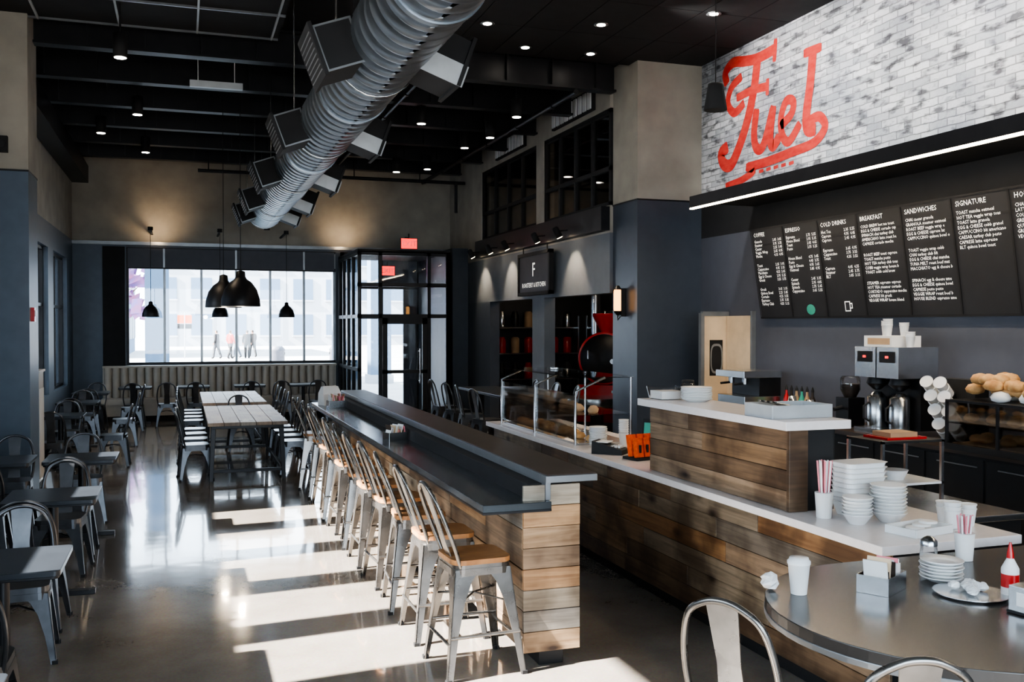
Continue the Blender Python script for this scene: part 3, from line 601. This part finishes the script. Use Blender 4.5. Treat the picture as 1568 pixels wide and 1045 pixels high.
for i in range(6): b.lathe([(.035,0),(.037,.01),(.037,.18),(.014,.24),(.014,.28)],['hair','kraft','green','kraft','hair','redm'][i],(0,.1*i,0),14); b.lathe([(.016,.28),(.016,.30),(.004,.34)],'black',(0,.1*i,0),10)
b.obj((6.78,9.3,.931))
b=MB('angled_cup_dispenser')
for r_ in range(4):
    for c in range(2):
        b.T=Matrix.Translation((-.02,.16*c-.12+.05*r_,.06+.12*r_))@Matrix.Rotation(math.radians(35),4,'X')@Matrix.Rotation(math.radians(-50),4,'Y')
        b.lathe([(.052,-.02),(.052,.14)],'paper',seg=16); cupmesh(b,(0,0,.10),.055,.13,lid=False); b.lathe([(.058,-.04),(.058,.02)],'blackm',seg=16); b.T=Matrix.Identity(4)
b.bx(.05,.2,-.2,.2,0,.56,'black'); b.obj((6.42,6.80,.94))
b=MB('bread_display_case'); b.bx(-.3,.3,-.55,.55,0,.05,'black')
for sx in (-1,1):
    for sy in (-1,0,1): b.bx(sx*.29-.01,sx*.29+.01,sy*.54-.01,sy*.54+.01,.05,.40,'blackm')
b.bx(-.3,.3,-.55,.55,.40,.42,'blackm'); b.bx(-.295,-.29,-.54,.54,.05,.40,'glass'); b.bx(-.28,.28,-.53,.53,.22,.228,'glass'); b.bx(-.27,.27,-.5,.5,.05,.06,'kraft')
def roll(x,y_,z,s,k='bread'): b.lathe([(.02*s,0),(.06*s,.015*s),(.07*s,.04*s),(.05*s,.07*s),(.01*s,.082*s)],k,(x,y_,z),12)
for i in range(14): roll(R.uniform(-.2,.2),-.45+.07*i,.06,.9); roll(R.uniform(-.2,.2),-.45+.07*i,.23,.9)
for i in range(44): roll(R.uniform(-.2,.18),R.uniform(-.47,.47),.42+.045*(i%4),1.15,'bread' if i%4 else 'paper')
b.obj((6.42,6.02,.931))
b=MB('toaster_oven'); b.bx(-.2,.2,-.25,.25,.02,.28,'steel'); b.bx(-.205,-.2,-.2,.12,.06,.24,'black'); b.lathe([(.02,-.22),(.02,-.205)],'black',(0,.19,.2),12,axis='x'); b.bx(-.18,.18,-.22,.22,0,.02,'black'); b.obj((6.5,4.9,.931),bev=.006)
b=MB('espresso_machine'); b.bx(-.25,.25,-.3,.3,.05,.2,'steel'); b.bx(-.05,.25,-.3,.3,.2,.42,'blackm'); b.bx(-.27,.25,-.32,.32,.42,.50,'steel')
for yy in (-.15,.15): b.lathe([(.035,.34),(.035,.42)],'steel',(-.15,yy,0),16); b.tube([(-.15,yy,.35),(-.3,yy,.34)],.014,'black')
for sy in (-.25,.25): b.bx(-.2,.2,sy-.02,sy+.02,0,.05,'black')
b.obj((6.52,10.2,.931),bev=.004)
b=MB('menu_board')
words=['Espresso','Americano','Macchiato','Cappuccino','Latte','Cortado','Cold Brew','Mocha','Chai','Matcha','Turkey Club','Roast Beef','Caprese','Tuna Melt','BLT','Pesto','Veggie Wrap','Caesar','Greek','Cobb','Spinach','Egg & Cheese','Bagel','Granola','Oatmeal','House Blend','Hot Tea','Steamer','Toast','Quinoa Bowl']
heads=['COFFEE','ESPRESSO','COLD DRINKS','BREAKFAST','SANDWICHES','SIGNATURE','HOUSE SALAD','SMOOTHIES','SOUPS']
zt,zb=3.17,2.06
def mp(y_,v,off): return (6.93-.03-.17*v-off, y_, zb+(zt-zb)*v)
yy=10.50
for i in range(9):
    ya_,yb_=yy-.660,yy
    q=[mp(yb_,0,0),mp(ya_,0,0),mp(ya_,1,0),mp(yb_,1,0)]; q2=[mp(yb_,0,-.025),mp(ya_,0,-.025),mp(ya_,1,-.025),mp(yb_,1,-.025)]
    b.add(q+q2,[(0,1,2,3),(7,6,5,4),(0,4,5,1),(1,5,6,2),(2,6,7,3),(3,7,4,0)],'menu')
    for (a0,a1,v0,v1) in ((ya_-.004,ya_+.008,0,1),(yb_-.008,yb_+.004,0,1),(ya_,yb_,0,.02),(ya_,yb_,.98,1)):
        b.add([mp(a1,v0,.012),mp(a0,v0,.012),mp(a0,v1,.012),mp(a1,v1,.012)],[(0,1,2,3)],'black')
    def put(body,size,x,z,al='LEFT',k='chalk',sp=1.):
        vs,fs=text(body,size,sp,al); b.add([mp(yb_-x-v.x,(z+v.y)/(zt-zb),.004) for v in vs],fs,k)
    put(heads[i],.068,.05,1.01); n=[15,12,11,15,15,8,7,12,12][i]; z=.935
    blocks=[n//3]*3 if n>=11 else [n]
    for m in blocks:
        ws=[R.choice(words) for _ in range(m)]
        if i in (0,1,2): put('\n'.join(ws),.050,.05,z,sp=.9); put('\n'.join('%d.%d5  %d.%d5'%(R.randint(2,4),R.randint(0,9),R.randint(3,5),R.randint(0,9)) for _ in ws),.045,.62,z,'RIGHT',sp=1.)
        else: put('\n'.join((w.upper()+' '+R.choice(words).lower()+' '+R.choice(words).lower())[:24] for w in ws),.045,.05,z,sp=1.)
        z-=.047*m+.06
    if i==1:
        c=(.36,.10); vs=[mp(yb_-c[0]-.08*math.cos(j*math.pi/10),(c[1]+.06*math.sin(j*math.pi/10))/(zt-zb),.003) for j in range(20)]
        b.add(vs,[tuple(range(20))],'green')
    if i==2:
        c=(.36,.13)
        for (xa,xb,za,zb2) in ((-.05,.04,-.06,-.05),(-.05,.04,.04,.05),(-.05,-.04,-.06,.05),(.03,.04,-.06,.05),(.04,.07,.02,.03),(.04,.07,-.03,-.02),(.065,.075,-.03,.03)):
            b.add([mp(yb_-c[0]-p,(c[1]+q_)/(zt-zb),.004) for p,q_ in ((xa,za),(xb,za),(xb,zb2),(xa,zb2))],[(0,1,2,3)],'chalk')
    yy-=.664
b.bx(6.88,6.948,4.65,10.45,2.3,2.36,'black'); b.bx(6.76,6.948,4.65,10.45,2.95,3.0,'black')
b.obj()
b=MB('linear_canopy_light'); b.bx(6.10,6.948,1.5,10.75,3.50,3.60,'black'); b.bx(6.06,6.12,1.5,10.85,3.455,3.60,'blackm'); b.bx(6.058,6.10,1.5,10.84,3.437,3.456,'led')
b.obj()
b=MB('painted_wall_lettering')
def stroke(pts,w=.055,sm=6):
    P=catmull([(6.947,11.57-s,t) for s,t in pts],sm); n=len(P)
    L_=[];Rr=[]
    for i,p in enumerate(P):
        t=(P[min(i+1,n-1)]-P[max(i-1,0)]).normalized(); nn=Vector((0,-t.z,t.y)); q=w*(.8 if i in(0,n-1) else 1); L_.append(p+nn*q); Rr.append(p-nn*q)
    off=Vector((-.0003*stroke.c,0,0)); stroke.c+=1
    vs=[v+off for v in L_+Rr]; b.add(vs,[(i,i+1,n+i+1,n+i) for i in range(n-1)],'red')
stroke.c=1
stroke([(.15,5.22),(.10,5.38),(.29,5.47),(.57,5.42),(.87,5.38),(1.29,5.40)],.07)
stroke([(.87,5.37),(.8,5.03),(.66,4.67),(.48,4.37),(.26,4.13),(.07,4.16),(0,4.31),(.17,4.38)],.085)
stroke([(.51,5.24),(.26,5.15),(.17,4.96),(.33,4.80),(.57,4.88)],.06)
stroke([(.38,4.98),(.75,5.0),(1.11,4.97)],.055); stroke([(1.10,5.07),(1.09,4.86)],.035); stroke([(1.27,5.52),(1.24,5.24)],.04)
stroke([(.86,4.74),(.80,4.44),(.86,4.24),(1.02,4.26),(1.23,4.70)],.07); stroke([(1.23,4.70),(1.16,4.34),(1.22,4.20),(1.36,4.30)],.07)
stroke([(1.38,4.42),(1.60,4.52),(1.64,4.66),(1.50,4.70),(1.39,4.52),(1.42,4.30),(1.56,4.20),(1.78,4.38)],.06)
stroke([(1.84,5.18),(2.18,5.17)],.055); stroke([(2.02,5.16),(1.97,4.80),(1.90,4.45),(1.93,4.27),(2.08,4.25)],.075)
stroke([(1.95,4.37),(2.15,4.38),(2.25,4.24),(2.05,4.10),(1.6,4.06),(1.1,4.03),(.62,4.03)],.06); stroke([(.62,4.03),(.80,3.96),(.5,3.88),(.12,3.85)],.05)
for q in range(5): stroke([(.92+.16*q,3.93),(1.02+.16*q,3.935)],.022)
b.obj()
b=MB('door_3')
b.T=Matrix.Translation((6.56,11.35,0))@Matrix.Diagonal((.74,1,1,1))
ho=[(.26+.10*math.copysign(abs(math.cos(a))**.6,math.cos(a)),1.53+.17*math.copysign(abs(math.sin(a))**.6,math.sin(a))) for a in [2*math.pi*j/24 for j in range(24)]]
b.bx(0,.5,0,.04,0,1.30,'tan'); b.bx(0,.12,0,.04,1.30,1.78,'tan'); b.bx(.40,.5,0,.04,1.30,1.78,'tan'); b.bx(0,.5,0,.04,1.78,2.1,'tan')
b.add([(x,-.004,z) for x,z in ho]+[(.26+(x-.26)*1.25,-.004,1.53+(z-1.53)*1.18) for x,z in ho],[(i,(i+1)%24,24+(i+1)%24,24+i) for i in range(24)],'trimm')
b.bx(.11,.41,.015,.02,1.3,1.79,'black'); b.T=Matrix.Identity(4)
b.bx(6.90,6.945,10.75,11.34,0,2.1,'tan'); b.bx(6.89,6.947,10.71,10.75,0,2.16,'trimm'); b.bx(6.51,6.56,11.33,11.40,0,2.14,'trimm'); b.bx(6.54,6.94,11.34,11.40,2.1,2.16,'trimm'); b.obj()
# ------------------------------------------------------------------ kitchen things
b=MB('hanging_sign'); b.bx(XK-.12,XK-.07,15.05,16.55,2.55,3.2,'darkw'); b.bx(XK-.14,XK-.06,15.0,15.06,2.5,3.25,'black'); b.bx(XK-.14,XK-.06,16.54,16.6,2.5,3.25,'black'); b.bx(XK-.14,XK-.06,15.0,16.6,3.19,3.25,'black'); b.bx(XK-.14,XK-.06,15.0,16.6,2.5,2.56,'black')
for yy in (15.2,16.4): b.tube([(XK-.1,yy,3.2),(XK-.1,yy,3.36)],.01,'black')
for body,sz,z in (('F',.34,2.83),('ROASTERY & KITCHEN',.115,2.64)):
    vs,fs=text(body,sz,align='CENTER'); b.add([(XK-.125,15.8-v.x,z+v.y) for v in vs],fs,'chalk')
b.obj()
ts=None
for y_ in (14.2,15.2,16.8,17.8,19.0):
    if ts is None:
        b=MB('track_spotlight'); b.tube([(0,0,0),(-.16,0,-.02)],.012,'black',6); b.T=Matrix.Translation((-.18,0,-.03))@Matrix.Rotation(math.radians(-28),4,'Y'); b.lathe([(.03,.08),(.05,.06),(.055,-.10),(.05,-.10)],'black',(0,0,0),16); b.lathe([(.045,-.103),(.043,-.105)],'warm',(0,0,0),16); b.T=Matrix.Identity(4); ts=b.obj((XK-.14,y_,3.48))
    else: dup(ts,(XK-.14,y_,3.48))
b=MB('wall_lantern'); b.bx(5.87,5.948,12.45,12.55,2.1,2.5,'blackm'); b.lathe([(.05,0),(.055,.02),(.055,.28),(.05,.30)],'amber',(5.84,12.5,2.18),14); b.lathe([(.065,.3),(.02,.36)],'blackm',(5.84,12.5,2.18),14); b.lathe([(.02,-.06),(.065,0)],'blackm',(5.84,12.5,2.18),14)
b.tube([(5.9,12.5,2.12),(5.84,12.5,2.05),(5.84,12.5,2.12)],.01,'blackm'); b.obj()
b=MB('coffee_roaster')
b.lathe([(.45,-.35),(.50,-.35),(.50,.35),(.45,.37)],'redm',(0,0,1.35),32,axis='x'); b.lathe([(.05,-.40),(.44,-.38),(.46,-.35)],'blackm',(0,0,1.35),28,axis='x')
b.bx(-.4,.5,-.5,.5,.15,.85,'redm'); b.lathe([(.12,1.8),(.30,2.15),(.30,2.2)],'redm',(0,0,0),24); b.lathe([(.55,.50),(.58,.52),(.58,.66),(.55,.66)],'steel',(-.85,0,0),28)
b.tube([(.2,.3,1.8),(.2,.3,3.3)],.1,'steel',14); b.tube([(-.42,-.2,1.3),(-.48,-.2,1.3)],.05,'steel'); b.tube([(-.40,.25,1.5),(-.55,.25,1.5),(-.55,.25,1.35)],.02,'steel')
for sx in (-.35,.45):
    for sy in (-.45,.45): b.bx(sx-.04,sx+.04,sy-.04,sy+.04,0,.16,'black')
b.bx(-.95,-.75,-.1,.1,0,.5,'blackm'); b.obj((7.7,16.9,0),.9,bev=.005)
b=MB('storage_shelf')
for z in (.1,.7,1.3,1.9): b.bx(0,.5,0,2.4,z,z+.03,'steel')
for x in (0,.47):
    for y_ in (0,2.37): b.bx(x,x+.03,y_,y_+.03,0,2.2,'steel')
for z in (.13,.73,1.33,1.93):
    for i in range(7): b.lathe([(.09,0),(.10,.02),(.10,R.uniform(.15,.35)),(.06,.37)],R.choice(['redm','kraft','steel','darkw','blackm']),(.25,.2+.33*i,z),14)
sh_=b.obj((9.0,18.6,0)); dup(sh_,(8.9,21.2,0),math.pi/2)
b=MB('kitchen_counter'); b.bx(6.6,7.2,13.2,14.2,.05,.88,'blackm'); b.bx(6.55,7.25,13.15,14.25,.88,.92,'steel'); b.bx(6.65,7.15,13.25,14.15,0,.05,'black'); b.obj()
b=MB('red_espresso_grinder'); b.bx(-.15,.15,-.15,.15,0,.5,'redm'); b.lathe([(.06,.5),(.16,.7),(.15,.72)],'redm',seg=20); b.tube([(-.15,0,.3),(-.28,0,.28)],.03,'steel'); gg=b.obj((6.9,13.55,.921)); dup(gg,(6.9,13.95,.921))
b=MB('shelving_glassware')
for z in (1.2,1.6,2.0): b.bx(0,.3,0,2.0,z,z+.02,'blackm')
for y_ in (0,1.98): b.bx(.02,.28,y_,y_+.02,0,2.2,'blackm')
for z in (1.22,1.62,2.02):
    for i in range(14): b.lathe([(.03,0),(.04,.12),(.038,.12)],R.choice(['white','steel','redm','glass']),(.15,.1+.135*i,z),12)
b.obj((9.2,14.2,0))
hb0=cafe_seat('bar_chair',.64,1.06,False,'gund').obj((4.12,13.2,0),.2)
for x,y_,a in ((4.12,14.0,-.1),(4.14,14.8,.2),(5.32,13.3,3.0),(5.32,14.1,3.2),(4.12,15.6,.1),(5.3,15.0,3.1)): dup(hb0,(x,y_,0),a)
b=MB('high_table'); b.bx(-.33,.33,-1.4,1.4,.90,.94,'ttop')
for sy in (-1.2,1.2): b.bx(-.05,.05,sy-.05,sy+.05,.03,.90,'blackm'); b.bx(-.3,.3,sy-.06,sy+.06,0,.03,'blackm')
b.obj((4.72,14.3,0),bev=.004)
# ------------------------------------------------------------------ pendants & lights
def dome(loc,s,top,name='dome_pendant_lamp'):
    b=MB(name); b.lathe([(.30,0),(.305,.01),(.295,.12),(.25,.27),(.17,.38),(.10,.43),(.075,.47),(.07,.55),(.02,.57)],'blackm',seg=32)
    b.lathe([(.285,.012),(.27,.12),(.2,.3),(.05,.38)],'ledge',seg=32); b.lathe([(.02,.14),(.05,.18),(.05,.24),(.02,.3)],'warm',seg=16)
    b.tube([(0,0,.55),(0,0,(top-loc[2])/s)],.006/s,'black',6); return b.obj(loc,sc=s)
dome((.80,14.6,2.25),.92,5.7); dome((.60,15.6,2.25),.90,5.7)
for x in (-.6,.72,2.04): dome((x,20.5,2.14),.55,3.88,'small_pendant_lamp')
b=MB('pendant_arm')
for x in (-.6,.72,2.04): b.bx(x-.02,x+.02,20.45,21.79,3.88,3.91,'black'); b.lathe([(.05,3.86),(.05,3.93)],'black',(x,20.5,0),12)
b.obj()
b=MB('cylinder_pendant_lamp'); b.lathe([(.105,0),(.11,.005),(.075,.22),(.07,.25),(.02,.26)],'black',seg=28); b.lathe([(.09,.012),(.06,.1)],'warm',seg=20); b.tube([(0,0,.26),(0,0,1.6)],.005,'black',6); b.obj((4.8,8.1,4.02))
dl=None
def downlight(x,y_,z):
    global dl
    if dl is None:
        b=MB('recessed_downlight'); b.lathe([(.055,-.004),(.055,0),(.085,0),(.09,-.008),(.055,-.008)],'trimm',seg=20); b.lathe([(.052,-.010),(.05,-.012)],'dl',seg=20); dl=b.obj((x,y_,z))
    else: dup(dl,(x,y_,z))
for x,y_ in ((4.82,10.8),(4.27,12.0),(5.2,12.0),(3.5,11.2),(3.6,9.0),(5.0,8.6),(5.9,10.0),(4.9,6.4)): downlight(x,y_,5.628)
cyl=None
for x,y_,z in ((4.6,13.3,5.0),(3.4,14.2,5.0),(4.7,14.9,5.0),(4.56,15.9,5.0),(4.5,18.3,5.0),(-.63,11.4,4.9),(-.6,14.9,5.0),(-.6,18.1,5.0),(3.87,18.2,4.9),(-1.2,16.5,5.0)):
    if cyl is None:
        b=MB('ceiling_cylinder_spotlight'); b.lathe([(.065,.0),(.075,.0),(.075,.26),(.02,.27)],'black',seg=20); b.lathe([(.062,-.004),(.06,-.006)],'dl',seg=20); b.tube([(0,0,.27),(0,0,.71)],.012,'black',6); cyl=b.obj((x,y_,z))
    else: dup(cyl,(x,y_,z))
def light(name,typ,loc,energy,color,size=.1,target=None,angle=70,blend=.6):
    d=bpy.data.lights.new(name,typ); d.energy=energy; d.color=color
    if typ=='AREA': d.size=size
    elif typ=='SPOT': d.shadow_soft_size=size; d.spot_size=math.radians(angle); d.spot_blend=blend
    elif typ=='POINT': d.shadow_soft_size=size
    elif typ=='SUN': d.angle=math.radians(.8)
    o=bpy.data.objects.new(name,d); scn.collection.objects.link(o); o.location=loc
    if target is not None: o.rotation_euler=(Vector(target)-Vector(loc)).to_track_quat('-Z','Y').to_euler()
    return o
WARM=(1,.80,.56)
sd=Vector((1,.10,-.70)); light('sun','SUN',(-10,0,8),75,(1,.96,.90),target=Vector((-10,0,8))+sd)
for x,y_,z in ((4.82,10.8,5.6),(5.2,8.6,5.6),(4.6,13.3,4.95),(4.56,15.9,4.95),(-.6,14.9,4.95),(-.6,18.1,4.95),(3.4,14.2,4.95),(4.6,6.4,5.6),(3.87,18.2,4.85)):
    light('ceiling_spot','SPOT',(x,y_,z),130,WARM,.05,(x,y_,0),80)
for y_ in (14.2,17.3,19.0): light('wall_spot','SPOT',(XK-.40,y_,3.38),70,WARM,.03,(XK,y_,2.6),75)
for x in (-.5,3.4): light('uplight','SPOT',(x,21.2,3.8),20,(1,.72,.45),.05,(x,YF,4.3),130,1.)
for y_ in (6,8,10): light('brick_spot','SPOT',(5.0,y_,5.5),260,(1,.97,.93),.06,(6.95,y_,4.4),95)  # added fill without fixtures, brightens the brick
lo=light('canopy_led','AREA',(6.5,6.2,3.66),55,WARM,.3); lo.data.shape='RECTANGLE'
lo.data.size=9.; lo.data.size_y=.06; lo.rotation_euler=(Vector((.35,0,1)).to_track_quat('-Z','X').to_euler())
lo=light('canopy_down','AREA',(6.08,6.2,3.43),90,WARM,.3,(6.08,6.2,0)); lo.data.shape='RECTANGLE'; lo.data.size=.05; lo.data.size_y=9.
light('kitchen_lamp','POINT',(6.9,15.2,3.1),30,WARM,.1); light('kitchen_lamp','POINT',(7.8,19.2,3.1),14,WARM,.1); light('mezzanine_lamp','POINT',(8,15,5.2),22,WARM,.1)  # kitchen point lights are added fill so the roaster shows
for x,y_,z in ((.80,14.6,2.3),(.60,15.6,2.3)): light('pendant_bulb','POINT',(x,y_,z-.1),12,WARM,.05)
# ------------------------------------------------------------------ outside
box('pavement',-60,80,YF+.3,140,-.15,-.02,'conc'); box('side_street',-60,XL-.3,-20,YF+.3,-.15,-.02,'conc'); box('front_street',XL-.3,40,-40,YB-.2,-.15,-.02,'conc')
def building(name,x0,x1,y0,y1,h,k,face='y'):
    b=MB(name); b.bx(x0,x1,y0,y1,-.02,h,k); b.bx(x0-.2,x1+.2,y0-.2,y1+.2,h,h+.4,'fac1')
    n=max(2,int((x1-x0)/3))
    for i in range(n):
        xx=x0+(x1-x0)*(i+.2)/n; w=(x1-x0)/n*.6
        for z in [1.0+3.4*j for j in range(int(h/3.4))]: b.bx(xx,xx+w,y0-.08,y0-.02,z,z+2.0,'fac2'); b.bx(xx-.1,xx+w+.1,y0-.15,y0,z-.15,z,'fac1')
    n=max(2,int((y1-y0)/3))
    for i in range(n):
        yy=y0+(y1-y0)*(i+.2)/n; w=(y1-y0)/n*.6
        for z in [1.0+3.4*j for j in range(int(h/3.4))]: b.bx(x1+.02,x1+.08,yy,yy+w,z,z+2.0,'fac1' if k=='fac2' else 'fac2')
    return b.obj()
building('adjacent_building',-14,-8,11.8,36,10,'fac2'); building('corner_building',-14,-3.5,62,80,9,'fac2')  # first block added to keep sun off the far left windows
building('storefront_building',-3,50,95,105,12,'fac1')
b=MB('street_tree'); b.tube([(0,0,0),(.1,0,1.5),(0,.1,3)],[.16,.12,.09],'bark')
for i in range(9): a=i*2.4; b.tube([(0,.1,2.4+.1*i),(1.1*math.cos(a),1.1*math.sin(a),3.6+.2*i)],[.05,.02],'bark',6)
for i in range(260):
    a=R.uniform(0,6.28); rr=R.uniform(.2,1.7); z=R.uniform(2.2,5.6); c=Vector((rr*math.cos(a),rr*math.sin(a),z)); d=Vector((R.uniform(-1,1),R.uniform(-1,1),R.uniform(-1,1)))*.3; e=d.orthogonal()*.8
    b.add([c-d,c+e,c+d,c-e],[(0,1,2,3)],'leaf')
b.obj((-2.9,44,0))
b=MB('litter_bin'); b.lathe([(.28,0),(.3,.05),(.3,.95),(.33,1.0),(.2,1.15)],'slate',seg=18); b.bx(-.31,.31,-.06,.06,.8,.9,'black'); lb=b.obj((3.6,40,-.02)); dup(lb,(6.0,40,-.02))
b=MB('street_sign'); b.tube([(0,0,0),(0,0,3.4)],.05,'steel'); b.bx(-.5,.5,-.03,.03,2.6,3.2,'orange'); b.bx(-.5,.5,-.035,.03,2.2,2.55,'black'); b.obj((.1,60,0),sc=.8)
b=MB('storefront_pillar'); b.bx(-.35,.35,-.35,.35,0,5,'fac2'); b.bx(-.42,.42,-.42,.42,0,.3,'fac1'); b.bx(-.4,.4,-.4,.4,4.6,5,'fac1'); p0=b.obj((-.75,32,-.02)); dup(p0,(4.75,30,-.02)); dup(p0,(6.4,33,-.02))
b=MB('bollard_lamp'); b.tube([(0,0,0),(0,0,4.2)],[.09,.06],'fac2'); b.lathe([(.05,4.2),(.2,4.3),(.18,4.5),(.05,4.6)],'white',seg=14); b.obj((7.2,36,0))
def person(loc,rz,top,leg,stride=.25,s=1.):
    V=[(0,0,.95),(0,0,1.12),(0,0,1.36),(0,0,1.47),(.01,0,1.57),(.02,0,1.70),
       (0,.19,1.40),(-.05,.25,1.12),(.08,.24,.88),(0,-.19,1.40),(.06,-.25,1.12),(.2,-.23,.90),
       (0,.10,.88),(stride*.5,.10,.50),(stride*.6,.10,.08),(stride*.6+.14,.10,.03),(0,-.10,.88),(-stride*.3,-.10,.50),(-stride,-.10,.10),(-stride+.13,-.10,.03)]
    rad=[.17,.16,.19,.06,.085,.09,.085,.06,.04,.085,.06,.04,.12,.085,.06,.05,.12,.085,.06,.05]
    E=[(0,1),(1,2),(2,3),(3,4),(4,5),(2,6),(6,7),(7,8),(2,9),(9,10),(10,11),(0,12),(12,13),(13,14),(14,15),(0,16),(16,17),(17,18),(18,19)]
    for w,(hx,hy,hz) in ((8,V[8]),(11,V[11])):
        for q in range(5):
            V.append((hx+.015+(q-2)*.012,hy+(.0 if q else .03),hz-.07-(.02 if q==2 else 0)+(.03 if q==0 else 0))); rad.append(.010); E.append((w,len(V)-1))
    me=bpy.data.meshes.new('p'); me.from_pydata(V,E,[]); o=bpy.data.objects.new('p',me); scn.collection.objects.link(o)
    sk=o.modifiers.new('s','SKIN')
    for i,v in enumerate(me.skin_vertices[0].data): v.radius=(rad[i],rad[i]); v.use_root=(i==0)
    o.modifiers.new('ss','SUBSURF').levels=2
    dg=bpy.context.evaluated_depsgraph_get(); nm=bpy.data.meshes.new_from_object(o.evaluated_get(dg)); bpy.data.objects.remove(o)
    for k in ('skin',top,leg,'hair','black'): nm.materials.append(M[k])
    for p in nm.polygons:
        c=p.center; p.use_smooth=True
        p.material_index=4 if c.z<.10 else 2 if c.z<.93 and abs(c.y)<.2 else 3 if c.z>1.66 or (c.z>1.54 and c.x<0) else 0 if c.z>1.47 or (c.z<.92 and abs(c.y)>.2) else 1
    o=bpy.data.objects.new('pedestrian',nm); scn.collection.objects.link(o); o.location=loc; o.rotation_euler=(0,0,rz); o.scale=(s,s,s)
for x,y_,a,t,l in ((2.0,60,2.6,'black','darkw'),(2.75,59.5,.6,'redm','black'),(3.2,61,3.0,'darkw','blue'),(3.75,60,1.5,'black','black'),(4.2,62,2.0,'hair','black')): person((x-.1,y_,-.02),a,t,l)
# ------------------------------------------------------------------ world, camera
w=bpy.data.worlds.new('world'); scn.world=w; w.use_nodes=True; bg=w.node_tree.nodes['Background']; bg.inputs[0].default_value=(.70,.85,1,1); bg.inputs[1].default_value=9.
scn.view_settings.exposure=.35
try: scn.view_settings.look='AgX - Medium High Contrast'
except Exception as e: print(e)
th=math.atan(504/1480); ph=math.atan(24.5/1480)
f=Vector((math.sin(th)*math.cos(ph),math.cos(th)*math.cos(ph),-math.sin(ph))); rr=Vector((math.cos(th),-math.sin(th),0)); uu=rr.cross(f)
cd=bpy.data.cameras.new('camera'); cam=bpy.data.objects.new('camera',cd); scn.collection.objects.link(cam); scn.camera=cam
cam.matrix_world=Matrix(((rr.x,uu.x,-f.x,0),(rr.y,uu.y,-f.y,0),(rr.z,uu.z,-f.z,1.98),(0,0,0,1)))
cd.sensor_width=36; cd.lens=1480/1568*36; cd.clip_end=500; cd.clip_start=.05
